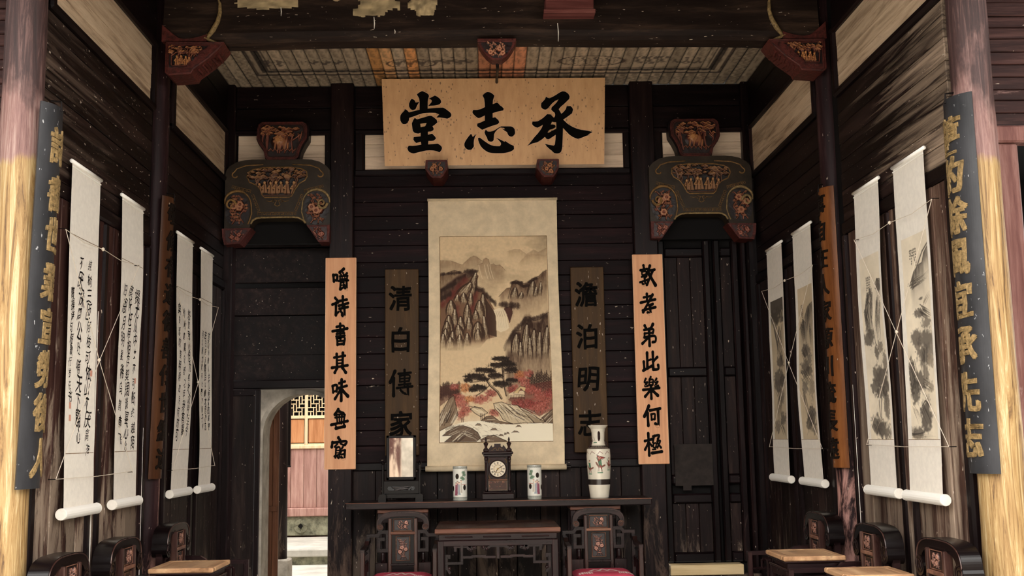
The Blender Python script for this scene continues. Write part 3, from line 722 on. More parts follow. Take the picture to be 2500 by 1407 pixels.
BR = {
'嚼': '12,30 16,58|14;12,32 34,30 32,54|13;16,55 32,53|12;70,2 48,18|14;50,22 56,30|9;66,20 70,30|9;88,22 76,32|11;48,36 92,34|9;50,36 50,50|9;90,36 88,50|10;50,50 90,48|8;62,38 62,48|6;76,38 76,48|6;42,58 96,55|9;54,60 50,96|11;52,66 72,64|7;54,78 72,76|7;54,96 74,84|11;70,60 70,84|8;86,56 88,98 78,92|11;76,76 80,82|8',
'詩': '24,6 34,16|13;8,36 40,26|12;28,30 28,84|14;28,84 42,70|10;66,0 66,50|13;48,20 88,14|12;44,42 96,30|12;48,56 94,48|12;74,40 76,96 62,84|13;54,66 62,76|12',
'書': '52,0 54,70|12;32,14 72,10 70,32|11;10,34 92,22|12;34,36 72,34|9;32,47 76,43|9;30,58 78,54|9;34,66 76,62 72,94|12;36,66 38,96|12;40,80 70,78|9;38,94 70,92|12',
'其': '34,8 36,66|13;68,4 66,64|14;20,24 80,16|11;36,37 66,35|8;36,51 66,49|8;8,70 94,60|12;36,72 24,92|14;66,70 84,92|15',
'味': '12,30 16,58|12;12,30 36,26 34,54|12;16,56 32,52|10;48,18 80,10|11;44,40 90,30|12;62,2 60,96|14;56,48 26,88|13;66,50 96,76|16',
'無': '44,4 26,26|14;44,10 72,22|14;30,26 70,26|8;28,40 78,36|9;36,30 40,66|9;50,30 52,66|8;64,28 62,66|9;80,28 74,64|10;6,72 96,56|12;32,88 80,80|14;30,74 36,84|9;76,70 82,80|9',
'窮': '46,2 54,12|14;14,22 10,42|14;14,24 88,18 82,34|12;40,30 26,42|9;58,28 76,36|9;34,48 30,90|9;36,46 54,46 50,92 40,84|9;34,58 50,58|6;34,69 50,69|6;24,84 52,76|8;70,44 60,58 78,58|9;62,62 58,76 80,74|9;82,58 78,98 62,88|11',
'敦': '30,2 32,14|13;12,24 50,18|11;20,31 44,30 42,44|9;20,32 22,46 42,44|9;18,55 46,50|9;46,52 34,64|9;34,60 36,96 22,86|11;8,80 52,68|10;66,4 52,38|14;62,26 92,22|12;82,26 46,92|13;58,40 94,94|16',
'孝': '44,0 44,32|13;26,16 66,10|11;8,40 90,26|12;76,4 20,84|13;40,54 76,46|10;76,48 58,60|10;58,58 62,94 46,86|13;18,76 90,62|12',
'弟': '26,8 34,22|14;72,2 60,22|15;22,28 72,24 70,42|11;24,44 70,41|10;24,44 22,62|11;22,62 80,56 84,80 68,84|12;50,24 50,100|14;46,62 10,90|13',
'此': '34,8 34,78|14;36,44 54,38|10;14,48 16,84|13;10,88 58,68|13;90,28 66,48|13;66,4 66,80|13;66,84 94,82 94,64|13',
'樂': '50,0 44,10|10;42,12 40,36|9;42,13 62,12 60,36|9;42,24 60,24|7;42,36 60,36|8;22,8 14,24 30,24|10;30,24 16,42 32,40|10;82,8 72,24 88,22|10;86,24 72,42 90,40|10;6,58 96,50|12;50,42 50,98|13;46,60 16,88|13;56,60 86,84|15',
'傳': '26,4 6,46|12;20,30 20,96|12;40,14 92,10|8;66,0 66,58|9;46,22 46,44|7;46,22 86,20 84,42|7;48,33 84,31|6;46,44 84,42|7;42,56 90,52|8;34,68 98,62|9;78,58 80,96 66,88|9;50,76 58,84|9',
'何': '34,4 8,50|15;26,36 28,92|14;40,24 96,16|13;84,22 84,94 68,84|14;46,42 48,66|10;46,42 66,40 64,64|10;48,66 66,62|9',
'極': '26,0 28,98|13;6,34 46,26|12;26,40 6,72|12;30,42 44,56|11;52,14 86,8 78,26|11;60,10 50,40|9;54,46 68,44 66,62|8;54,46 53,63 66,62|8;74,36 92,34 74,64|9;76,44 94,64|10;48,72 64,71|7;44,88 98,82|13'}
def put_poly(mb, pts, fn, h, hole=None):
    """flat outline pts mapped by fn(u, v, height) with a raised face and skirt; one hole may be given"""
    n = len(pts); tris = tessellate_polygon([[Vector((p[0], p[1], 0)) for p in q] for q in ([pts, hole] if hole else [pts])])
    if hole:
        al = pts+hole; m = len(hole); N = n+m
        mb.add([fn(p[0], p[1], h) for p in al]+[fn(p[0], p[1], 0) for p in al], [tuple(t) for t in tris]+[(i, (i+1) % n, (i+1) % n+N, i+N) for i in range(n)]+[(n+i, n+(i+1) % m, n+(i+1) % m+N, n+i+N) for i in range(m)])
        return
    vs = [fn(p[0], p[1], h) for p in pts]+[fn(p[0], p[1], 0) for p in pts]
    mb.add(vs, [tuple(t) for t in tris]+[(i, (i+1) % n, (i+1) % n+n, i+n) for i in range(n)])
def put_brush(mb, ch, fn, h):
    for k_, s in enumerate(BR[ch].split(';')):
        p, w = s.split('|'); pts = [tuple(float(q)/100 for q in a.split(',')) for a in p.split()]
        put_poly(mb, ribbon([(x, 1-y) for x, y in pts], float(w)/85), fn, h+.0004*(k_ % 6))
def put_glyph(mb, ch, fn, h, off=.02, seed=0, amp=.012, shear=0):
    if off > .015:       # heavy lettering: the same sign laid down four times, slightly shifted
        e = off-.006
        for i, (dx, dy) in enumerate(((-e, -e), (e, -e), (-e, e), (e, e))):
            put_glyph(mb, ch, lambda u, w, q: fn(u+dx, w+dy, q), h+.0003*i, .006, seed, amp, shear)
        return
    v, f = glyph(ch, off)
    if not len(v): return
    v = wob(v, seed, amp); v[:, 0] += shear*(v[:, 1]-.5)
    n = len(v); vs = [fn(a, b, h) for a, b in v]
    if h > .0015:
        cnt = {}
        for q in f:
            for i in range(len(q)):
                e = (q[i], q[(i+1) % len(q)]); k = tuple(sorted(e)); cnt.setdefault(k, []).append(e)
        vs += [fn(a, b, 0) for a, b in v]
        f = list(f)+[(e[0][0], e[0][1], e[0][1]+n, e[0][0]+n) for e in cnt.values() if len(e) == 1]
    mb.add(vs, f)
# the three great characters, outlines read off the board in its own plane
G_TANG = ([[(460,95),(410,120),(360,158),(405,235),(415,300),(415,450),(330,470),(215,500),(180,460),(140,437),(130,465),(85,510),(55,550),(48,600),(52,650),(70,690),(105,725),(150,725),(190,700),(215,650),(222,605),(330,570),(400,542),(470,520),(540,511),(620,508),(720,510),(790,540),(735,600),(800,597),(850,605),(900,612),(945,622),(990,602),(1020,575),(1022,535),(1000,500),(960,470),(915,435),(865,408),(720,415),(570,430),(570,300),(580,240),(595,190),(580,155),(545,130),(500,108)],
 [(262,242),(240,270),(215,330),(212,360),(215,390),(245,440),(290,460),(340,440),(360,390),(380,350),(412,300),(370,308),(340,312),(330,288),(315,265),(290,250)],
 [(705,180),(660,205),(580,245),(615,250),(640,265),(650,285),(640,310),(575,382),(620,375),(690,372),(750,362),(800,345),(828,310),(825,285),(815,260),(795,235),(770,215),(740,195)],
 [(325,603),(295,650),(270,710),(280,790),(290,850),(310,878),(340,895),(370,902),(400,905),(440,890),(440,955),(310,970),(303,1020),(325,1055),(360,1085),(445,1060),(455,1115),(370,1130),(290,1140),(215,1135),(190,1180),(202,1222),(225,1255),(270,1275),(315,1285),(430,1255),(550,1228),(620,1224),(690,1228),(750,1242),(805,1265),(832,1230),(850,1190),(845,1162),(830,1140),(800,1115),(770,1095),(680,1104),(585,1110),(590,1045),(640,1046),(690,1040),(735,1000),(720,965),(660,905),(580,925),(580,870),(640,865),(680,840),(690,815),(680,788),(665,765),(710,735),(760,690),(745,640),(690,595),(640,565),(600,566),(500,595),(370,632),(345,615)]], (970, 210))
G_ZHI = ([[(530,115),(490,135),(445,182),(475,240),(485,320),(490,400),(420,435),(340,455),(265,455),(250,495),(265,530),(300,565),(335,595),(370,612),(430,590),(490,560),(490,655),(420,690),(345,715),(342,765),(390,800),(440,835),(520,800),(600,770),(670,745),(735,728),(765,690),(750,650),(690,595),(640,605),(640,515),(740,485),(840,465),(852,430),(820,395),(780,370),(745,330),(715,315),(640,345),(645,270),(672,185),(640,152),(600,125),(565,116)],
 [(230,905),(185,955),(145,1010),(115,1060),(100,1100),(102,1140),(115,1170),(145,1200),(180,1218),(235,1215),(262,1185),(285,1150),(280,1090),(285,1030),(300,975),(333,908),(262,968)],
 [(508,825),(483,880),(500,930),(530,980),(545,1030),(560,1050),(590,1060),(620,1060),(645,1052),(660,1030),(665,980),(668,920),(690,875),(720,840),(755,810),(790,790),(860,800),(872,825),(815,815),(860,845),(915,880),(930,920),(950,950),(990,968),(1020,962),(1040,945),(1062,920),(1070,890),(1060,820),(1030,785),(990,768),(890,768),(800,768),(740,800),(690,835),(640,858),(600,868),(565,868),(545,865)],
 [(395,982),(360,990),(365,1035),(380,1080),(410,1140),(450,1190),(500,1230),(560,1265),(630,1278),(700,1282),(780,1282),(850,1280),(920,1268),(980,1250),(1030,1225),(1050,1200),(1045,1140),(985,1115),(930,1080),(880,1045),(870,1065),(825,1040),(770,1012),(695,980),(745,1020),(780,1060),(798,1085),(800,1110),(780,1145),(720,1146),(660,1140),(600,1122),(560,1100),(480,1045)]], (1120, 210))
G_CHENG = ([[(720,103),(660,132),(600,172),(540,205),(480,235),(440,222),(408,205),(390,255),(350,295),(320,325),(312,380),(322,412),(345,435),(375,448),(410,450),(455,420),(490,375),(530,330),(585,285),(650,255),(620,305),(580,350),(540,385),(515,410),(510,450),(540,485),(575,510),(585,550),(575,585),(560,602),(530,575),(500,540),(430,535),(395,570),(350,610),(300,645),(250,672),(200,677),(150,675),(140,725),(165,755),(200,780),(250,795),(300,768),(350,738),(330,790),(300,840),(250,905),(200,960),(130,1050),(55,1140),(150,1095),(240,1075),(330,1020),(388,970),(420,1010),(450,1016),(475,1010),(535,970),(595,930),(590,1020),(580,1100),(572,1125),(555,1135),(470,1122),(385,1100),(412,1135),(440,1170),(480,1205),(520,1235),(545,1262),(570,1280),(605,1288),(640,1288),(680,1272),(700,1250),(718,1190),(725,1100),(730,950),(735,800),(795,865),(860,930),(910,965),(960,990),(1020,1010),(1100,985),(1170,955),(1235,935),(1215,925),(1300,880),(1250,862),(1200,850),(1080,835),(1000,812),(920,780),(820,718),(740,640),(830,580),(910,520),(930,450),(910,410),(880,380),(805,385),(790,440),(750,490),(705,530),(655,442),(700,390),(760,340),(810,292),(855,250),(865,200),(840,150),(785,110),(750,103)]], (1280, 210))

# ================================================================ the big landscape scroll, painted pixel by pixel on its own paper
def paint_landscape():
    c = Cv(266, 500, (214, 186, 148), (1073, 580), 1.0); h, w = c.h, c.w
    n = fbm(h, w, 46, 11, 5, 2.2); n2 = fbm(h, w, 5, 12, 3)
    y = np.arange(h)[:, None]/h
    cloud = np.clip((n-.46)*3.2, 0, 1)*np.clip(1-y*1.7, 0, 1)
    c.a = c.a*(1-.30*cloud[..., None])*(.95+.1*n2[..., None])
    lo = np.clip((y-.86)*9, 0, 1)*np.ones((1, w)); c.a = c.a*(1-lo[..., None]*.75)+np.array([240, 228, 204.])*lo[..., None]*.75
    A = lambda pts: [(1060+x/4.397, 560+y/4.397) for x, y in pts]
    B = lambda pts: [(1060+x/5.862, 850+y/5.862) for x, y in pts]
    INK, UM, RD = (48, 34, 28), (92, 68, 50), (92, 30, 28)
    s = 4.397
    # far hills
    c.ridge(A([(780,265),(860,235),(930,240),(1000,290),(1080,240),(1130,270),(1217,225)]), 16, (128, 102, 78), .35, (110, 86, 64), .7, 3)
    c.ridge(A([(900,390),(1000,300),(1060,280),(1217,300)]), 18, (140, 112, 84), .3, None, 1, 4)
    c.ridge(A([(60,350),(170,352),(300,400),(360,345),(390,318),(425,304),(460,315),(505,352),(520,360)]), 26, (130, 102, 78), .55, (84, 64, 50), .9, 5)
    c.ridge(A([(470,400),(520,385),(535,340),(560,328),(588,345),(600,405),(640,392),(665,412),(705,405),(740,432),(765,465)]), 34, (138, 108, 82), .55, (84, 62, 48), 1, 6)
    for x in (480, 540, 575, 600): c.line(A([(x,400),(x+12,470),(x+35,550)]), 1.2, (226, 204, 170), .8)
    # left massif
    c.ridge(A([(55,505),(110,500),(150,478),(215,458),(260,470),(300,490),(340,470)]), 40, (96, 72, 54), .8, INK, 1.2, 7)
    c.ridge(A([(55,655),(150,600),(240,530),(330,490),(400,455),(440,462),(480,520),(470,560)]), 55, (54, 36, 30), .95, None, 1, 8)
    c.poly(A([(55,850),(130,760),(230,690),(330,560),(450,500),(478,520),(440,640),(540,690),(560,740),(640,880),(660,1000),(650,1180),(560,1200),(480,1290),(230,1330),(55,1330)]), (112, 82, 62), .9, lambda xx, yy: np.clip((560+1335/s-yy)/40, 0, 1)*np.clip((1060+680/s-xx)/16, 0, 1))
    for p in ([(180,720),(260,600),(330,560)], [(70,830),(160,760),(240,700)], [(230,860),(250,980),(235,1130)], [(565,950),(590,1060),(575,1120)], [(440,700),(400,800),(395,900)]): [c.ell(1060+(x+random.Random(k).uniform(-14, 14))/s, 560+y/s, 6, 8, (98, 44, 38), .55, 1, .5, k) for k, (x, y) in enumerate([(p[0][0]+(p[-1][0]-p[0][0])*t, p[0][1]+(p[-1][1]-p[0][1])*t) for t in np.linspace(0, 1, 7)])]
    for q in ((405,510,760,40,60),(330,585,740,55,110),(430,480,600,25,30),(240,720,800,26,10),(315,700,830,33,-10),(385,700,860,24,10),(520,700,1050,34,0),(480,780,1010,42,0),(350,815,1090,36,0),(175,775,960,42,0),(215,865,1090,26,0),(440,890,1010,28,0),(150,935,1180,42,0),(280,950,1160,34,-10),(370,960,1130,28,-10),(540,940,1220,26,-30),(125,1000,1220,38,10),(260,1040,1190,38,-20),(460,1010,1240,54,0),(345,1130,1280,30,0),(110,1080,1300,38,10),(190,1105,1320,34,0),(265,1140,1325,30,0),(460,1090,1240,34,0),(165,1170,1325,40,0),(85,1130,1310,32,10)):
        spire(c, 1060+q[0]/s, 560+q[1]/s, 560+q[2]/s, q[3]/s*1.3, q[4]/s, (196, 170, 134), (62, 44, 34))
    # falls
    c.poly(A([(545,760),(600,850),(650,930),(660,1180),(560,1150)]), (66, 48, 38), .85)
    c.poly(A([(720,900),(760,860),(830,850),(835,930),(800,1040),(770,930)]), (66, 38, 34), .9)
    c.poly(A([(630,890),(690,870),(740,880),(765,920),(780,1000),(795,1085),(760,1110),(705,1130),(662,1110),(655,960)]), (226, 206, 172), .95)
    for x in (665, 685, 700, 720, 745, 768): c.line(A([(x-10,905),(x+8,960),(x+20,1080)]), 1, (120, 92, 70), .8, tap=True)
    # mid right and lower right mountains
    c.ridge(A([(690,748),(735,700),(780,658),(810,655),(840,700)]), 22, (104, 78, 60), .8, INK, 1, 9)
    c.ridge(A([(790,770),(820,650),(840,592),(880,572),(920,590),(960,612),(1010,605),(1050,560),(1090,545),(1130,530),(1175,488),(1217,466)]), 56, (84, 62, 48), .9, INK, 1.2, 10)
    for q in ((860,645,780,40,20),(1050,570,770,46,30),(1140,590,750,22,20),(930,700,780,30,20),(1090,640,760,25,20)): spire(c, 1060+q[0]/s, 560+q[1]/s, 560+q[2]/s, q[3]/s, q[4]/s, al=.75)
    c.line(A([(850,595),(900,600),(960,640),(1010,630)]), 7, INK, .8)
    c.ridge(A([(740,1330),(765,1250),(800,1190),(850,1115),(920,1110),(940,1010),(965,970),(1010,968),(1060,1010),(1120,1000),(1165,960),(1217,925)]), 130, (58, 40, 32), .95, INK, 1.4, 11)
    for q in ((860,1140,1400,52,20),(970,1030,1420,50,30),(1050,1090,1430,46,20),(1110,1115,1430,36,20),(1180,1060,1430,40,40),(910,1230,1420,30,0),(1010,1180,1430,30,0)): spire(c, 1060+q[0]/s, 560+q[1]/s, 560+q[2]/s, q[3]/s, q[4]/s, al=.8)
    rr = random.Random(5)
    # little trees along the ridges
    for (x0, y0), (x1, y1), n_, hh in (((60,500),(300,480),14,30),((330,470),(480,470),9,40),((60,770),(190,700),9,55),((440,660),(540,680),7,45),((545,720),(660,830),10,50),((705,830),(910,850),15,60),((830,600),(960,600),9,30),((1010,600),(1120,545),8,28),((745,1290),(850,1120),9,60),((860,1110),(1000,975),9,60),((1010,1000),(1217,950),12,55),((60,680),(240,590),14,40)):
        for i in range(n_):
            t = i/n_+rr.uniform(-.03, .03); x = x0+(x1-x0)*t; yy = y0+(y1-y0)*t; q = hh*rr.uniform(.6, 1.1)
            c.line(A([(x, yy+q*.5), (x, yy-q*.6)]), 1.6, INK, .6, tap=True); c.ell(1060+x/s, 560+yy/s, 3.6, q/s*.55, INK, .55, .8, .6, i)
    # mist between
    for cy, hh, al in ((560+1290/s, 14, .75), (560+1100/s, 8, .0)):
        m = np.exp(-((np.arange(h)[:, None]+580-cy)/hh)**2)*al*(.5+fbm(h, w, 16, 21, 3, 2.5)); c.put((slice(0, h), slice(0, w)), m*(np.arange(w)[None] < 170), (214, 188, 150))
    # foreground woods
    T = 5.862
    def bush(x, y, rx, ry, col, k=0):
        cx, cy = 1060+x/T, 850+y/T; c.ell(cx, cy, rx/T, ry/T, col, .75, .6, .6, int(x))
        for i in range(int(rx*ry/90)+6):
            a = rr.uniform(0, 6.3); q = rr.random()**.5; px, py = cx+cos(a)*q*rx/T, cy+sin(a)*q*ry/T
            c.line([(px, py), (px+rr.uniform(-2.5, 2.5), py-rr.uniform(1, 3.5))], .9, rr.choice([INK, col, tuple(min(255, v+60) for v in col)]), .7)
    for x in range(80, 360, 24):
        t = 470+rr.uniform(-10, 110); c.line(B([(x,720),(x,t)]), 2, INK, .6)
        for k in range(5): c.ell(1060+x/T, 850+(t+30+k*36)/T, 3.4+k*.5, 3.4, INK, .5, .7, .5, x+k)
    for x in range(1300, 1650, 24):
        t = 330+rr.uniform(-10, 120); c.line(B([(x,700),(x,t)]), 2, INK, .7)
        for k in range(5): c.line(B([(x-14-k*4,t+60+k*40),(x,t+30+k*40),(x+14+k*4,t+60+k*40)]), 2.4, INK, .6)
    c.poly(B([(70,560),(330,520),(340,690),(250,720),(180,760),(70,850)]), (70, 40, 36), .55)
    c.poly(B([(1260,560),(1640,500),(1645,900),(1450,1000),(1200,880),(1020,760)]), (96, 48, 42), .6)
    for q in ((280,570,60,40),(1190,455,90,60),(1310,400,60,50),(1250,520,70,60),(1100,600,80,50),(1330,620,80,70),(1420,650,60,60),(1520,740,130,80),(1450,870,150,80),(1230,820,180,60),(1590,680,60,50),(780,670,75,50),(640,750,120,55),(340,720,90,50),(380,800,90,70),(440,900,70,60),(370,960,60,60),(830,940,70,50),(1080,640,60,40)): bush(*q, (156, 80, 68) if q[0] % 3 else (132, 58, 52))
    for q in ((420,585,70,55),(490,745,70,40),(1180,405,60,50)): bush(*q, (176, 106, 62))
    # hut
    c.poly(B([(1030,680),(1110,640),(1250,640),(1250,720),(1040,730)]), (216, 192, 156), .95)
    c.poly(B([(1095,665),(1140,610),(1195,570),(1270,590),(1250,650),(1200,610),(1160,670)]), (206, 176, 128), .95)
    for x in range(1050, 1250, 22): c.line(B([(x,700),(x+4,750)]), 1, INK, .9)
    for p in ([(1095,665),(1195,572),(1270,592)], [(1160,670),(1200,605),(1250,655)], [(1100,680),(1250,700)]): c.line(B(p), 1, INK, .9)
    # the two pines
    for p, wd in (([(930,740),(880,650),(780,560),(720,470),(690,400)],5),([(1000,700),(970,560),(960,420),(945,240)],4.4),([(760,560),(700,620),(580,700)],2.4),([(720,470),(600,500),(500,510)],2),([(960,400),(1050,380),(1120,360)],2),([(960,420),(860,380)],2)):
        c.line(B(p), wd, (56, 42, 34), .95, tap=False); c.line(B([(x+6, y) for x, y in p]), wd*.35, (196, 170, 134), .8)
    for x, y_, rx, ry in ((690,340,140,36),(560,430,135,48),(470,480,60,30),(850,420,100,44),(610,590,120,46),(540,620,60,24),(930,185,120,36),(1010,230,70,30),(900,275,140,36),(1060,270,80,34),(1070,345,105,40),(940,540,120,46),(1080,490,80,34),(690,470,80,30),(800,360,60,30)):
        cx, cy = 1060+x/T, 850+y_/T; c.ell(cx, cy, rx/T, ry/T, (40, 30, 25), .92, .35, .5, int(x))
        for i in range(int(rx/5)):
            px = cx+rr.uniform(-1, 1)*rx/T; c.line([(px, cy+rr.uniform(0, 1)*ry/T), (px+rr.uniform(-2, 2), cy-rr.uniform(.6, 1.3)*ry/T)], .8, (34, 26, 22), .9)
            c.line([(px, cy+ry/T*.4), (px+2, cy+ry/T*.9)], .7, (190, 164, 130), .5)
    # rocks by the stream
    def rock(pts, col, lines, seed):
        P_ = B(pts); c.poly(P_, col, .97); c.line(P_+P_[:1], 1.3, INK, .9); r2 = random.Random(seed)
        for (x0, y0), (x1, y1), k in lines:
            for i in range(k):
                ox, oy = r2.uniform(-70, 70), r2.uniform(-50, 50)
                c.line(B([(x0+ox,y0+oy),((x0+x1)/2+ox+10,(y0+y1)/2+oy-14),(x1+ox,y1+oy)]), 1.5, INK if i % 2 else (236, 222, 194), .75, tap=True)
    rock([(70,980),(140,860),(215,730),(270,690),(300,820),(330,960),(240,1110),(160,1140),(65,1190)], (134, 112, 90), [((120,1080),(220,800),16),((200,1060),(290,860),12)], 1)
    rock([(500,880),(560,850),(660,870),(740,940),(640,990),(560,940)], (206, 184, 150), [((540,880),(680,950),6)], 2)
    rock([(820,810),(930,790),(1030,830),(1150,840),(1240,930),(1310,1010),(1375,1092),(1230,1085),(1080,1100),(950,1040),(900,950),(840,890)], (196, 176, 144), [((880,860),(1000,1040),12),((1000,860),(1180,1060),12),((1080,940),(1290,1080),14)], 3)
    rock([(1150,840),(1280,930),(1400,1010),(1540,1080),(1380,1092),(1260,960)], (150, 130, 104), [((1240,920),(1440,1060),10)], 4)
    rock([(1480,1020),(1560,960),(1645,890),(1645,1100),(1540,1085)], (112, 92, 74), [((1520,1060),(1620,960),10)], 5)
    rock([(640,1050),(720,990),(800,980),(900,1060),(1080,1095),(980,1105),(800,1080)], (120, 98, 78), [((700,1040),(880,1070),8)], 6)
    c.poly(B([(64,1195),(240,1110),(420,1060),(640,1050),(800,1085),(1090,1108),(1380,1095),(1650,1105),(1650,1340),(64,1340)]), (238, 226, 200), .95)
    for i in range(34):
        x = rr.uniform(440, 900); yy = rr.uniform(1080, 1200); c.line(B([(x,yy),(x+40,yy+16),(x+60,yy+50)]), 1, (150, 128, 104), .55, tap=True)
    for x, yy, r_ in ((820,1170,48),(1160,1132,36),(1115,1210,50),(920,1255,34),(1010,1227,22),(610,1100,42),(975,1235,14)): c.poly(B([(x-r_,yy+12),(x-r_*.3,yy-14),(x+r_*.5,yy-10),(x+r_,yy+12)]), (134, 112, 92), .95); c.line(B([(x-r_,yy+12),(x-r_*.3,yy-14),(x+r_*.5,yy-10),(x+r_,yy+12)]), 1, INK, .9)
    rock([(120,1250),(180,1200),(260,1135),(400,1110),(520,1150),(600,1210),(640,1290),(580,1335),(150,1335),(210,1285),(260,1245)], (104, 84, 68), [((220,1200),(420,1130),10),((300,1320),(480,1180),16),((420,1200),(600,1300),12)], 7)
    rock([(640,1310),(740,1260),(820,1250),(900,1290),(1000,1336),(650,1336)], (120, 98, 80), [((720,1290),(860,1290),8)], 8)
    for x in (150, 170, 640, 660, 690, 378, 400): c.line(B([(x+3,1060-(x > 600)*30),(x,1010-(x > 600)*60)]), 1.4, INK, .8)
    return np.clip(c.a, 0, 255)

def paint_strip(seed, spec=None, tone=(232, 218, 194)):
    """ink landscape for one narrow hanging scroll: 84 x 330 units"""
    c = Cv(84, 330, tone); h, w = c.h, c.w; rr = random.Random(seed)
    c.a *= (.9+.16*fbm(h, w, 30, seed, 4)[..., None])
    G = [(92, 84, 76), (120, 110, 98), (66, 60, 54), (146, 132, 114)]
    def blob(x, y, rx, ry, g=0, al=.8): c.ell(x, y, rx, ry, G[g], al, .45, .7, seed*100+int(x+y*3))
    def strokes(x0, y0, x1, y1, n, wd=1.6, g=2, sp=10, bend=6):
        for _ in range(n):
            ox, oy = rr.uniform(-sp, sp), rr.uniform(-sp, sp)
            bd = rr.uniform(-bend, bend); c.line([(x0+(x1-x0)*t+ox+bd*sin(pi*t), y0+(y1-y0)*t+oy+bd*.6*sin(pi*t)) for t in np.linspace(0, rr.uniform(.6, 1), 8)], wd*rr.uniform(.7, 1.6), G[g], .6, tap=True)
    for op in spec:
        if op[0] == 'b': blob(*op[1:])
        elif op[0] == 's': strokes(*op[1:])
        elif op[0] == 'm': c.ridge(op[1], op[2], G[op[3]], .85, G[2], 1.3, seed+int(op[2]))
        elif op[0] == 'l': c.line(op[1], op[2], G[op[3]], .9)
        elif op[0] == 't':   # inscription: columns of tiny brushed signs
            x, y, ncol, nrow = op[1:]
            for i in range(ncol):
                for k in range(nrow-(i*2) % 5):
                    bx, by = x-i*4.6, y+k*4.4
                    for _ in range(4): c.line([(bx+rr.uniform(-1.6, 1.6), by+rr.uniform(-1.6, 1.6)), (bx+rr.uniform(-1.8, 1.8), by+rr.uniform(-1.8, 1.8))], .9, (52, 46, 42), .9)
    return np.clip(c.a, 0, 255)
STRIPS = [
 # outer pair, the scroll nearest the black board
 [('t',44,24,5,7),('m',[(20,78),(34,60),(48,52),(62,50),(70,36),(84,26)],26,0),('l',[(40,60),(56,42),(66,32),(84,22)],3,0),('s',20,80,78,70,14,1.4,2,8),('b',52,106,6,2,0),('s',60,116,82,100,8,1.2,3,6),('b',44,128,16,7,0),('s',50,124,76,136,14,1.8,2,9),('b',66,146,16,9,1),('b',28,166,14,13,0),('b',34,180,9,14,1),('b',60,172,22,16,0),('b',74,186,14,18,1),('b',52,196,18,18,0),('b',72,206,12,10,3),('s',50,190,44,240,10,1.2,2,5),('l',[(54,190),(50,214),(46,244)],1.6,2),('l',[(62,186),(60,212),(56,240)],1.4,2),('b',10,226,10,26,0),('b',34,238,14,18,0),('b',18,252,12,20,2,.7),('s',10,210,20,270,16,1.6,2,10),('b',56,228,10,16,1),('b',70,248,10,8,3),('s',50,240,76,250,10,1,2,8),('b',50,290,18,22,0,.9),('l',[(38,276),(48,268),(60,276)],2,2),('s',42,280,60,306,8,1.2,2,6),('s',14,276,30,300,14,1,3,10),('b',20,318,22,9,0),('s',6,322,50,316,10,1.4,2,5),('s',6,328,80,326,9,1,3,4)],
 # outer pair, second scroll
 [('t',40,40,4,9),('m',[(62,56),(70,48),(84,50)],18,2),('b',74,62,10,8,0),('s',30,70,14,120,12,2.2,2,6),('s',44,66,30,140,14,2.4,0,8),('s',70,84,52,150,14,2.2,0,10),('m',[(8,100),(20,88),(32,84),(38,96)],40,1),('b',22,146,20,16,0,.8),('s',16,100,28,160,16,1.8,2,8),('l',[(34,96),(38,124),(44,160)],1.6,2),('s',66,110,60,160,10,2,1,8),('b',46,176,9,12,0),('b',62,168,9,10,1),('b',76,200,10,20,1),('b',40,214,18,16,0),('b',60,222,22,18,0,.9),('b',30,236,16,14,0),('b',72,240,14,14,0),('b',50,248,20,10,2,.6),('l',[(38,246),(40,266),(42,290)],2,2),('l',[(50,244),(48,270),(46,292)],2,2),('s',70,250,60,290,14,1.6,2,9),('b',70,276,10,20,1),('b',24,302,20,16,0),('b',46,312,26,16,0,.9),('l',[(20,318),(36,300),(52,294),(64,316)],2.4,3),('s',20,300,40,326,10,1.6,2,10),('b',68,318,14,10,1)],
 # inner pair, the scroll beside the orange-brown board
 [('t',26,40,3,10),('m',[(30,70),(50,50),(64,44),(84,40)],40,0),('s',60,50,46,100,14,2,2,9),('m',[(6,90),(24,72),(40,80),(50,96)],40,1),('s',20,80,30,130,16,2.2,2,10),('s',66,90,70,140,12,2,0,8),('b',40,140,24,14,0),('s',30,140,60,180,14,2.2,2,10),('b',34,176,22,16,0),('b',56,184,18,12,2,.6),('b',60,160,12,12,1),('s',20,190,70,230,16,1.6,2,12),('b',66,220,14,24,3),('b',30,216,14,16,1),('s',24,230,40,290,12,1.6,0,8),('b',60,280,22,18,0),('b',44,296,18,14,2,.6),('s',60,270,30,316,14,2,2,10),('b',66,310,12,8,1)],
 # inner pair, far scroll: dark wash at the top
 [('b',42,20,56,34,2,.9),('b',42,6,60,20,0,.8),('s',30,70,50,130,22,2.4,0,14),('s',60,74,40,140,14,2.2,2,12),('b',50,150,18,16,0),('s',56,130,66,170,12,2,2,8),('b',40,186,30,18,0),('b',60,196,16,14,2,.7),('b',30,206,20,14,0),('s',30,210,56,250,14,1.8,0,12),('b',56,232,16,14,1),('s',40,240,30,300,16,1.6,2,12),('b',60,282,18,14,0),('b',24,300,16,14,1),('s',50,296,70,320,10,1.6,2,8)],
]

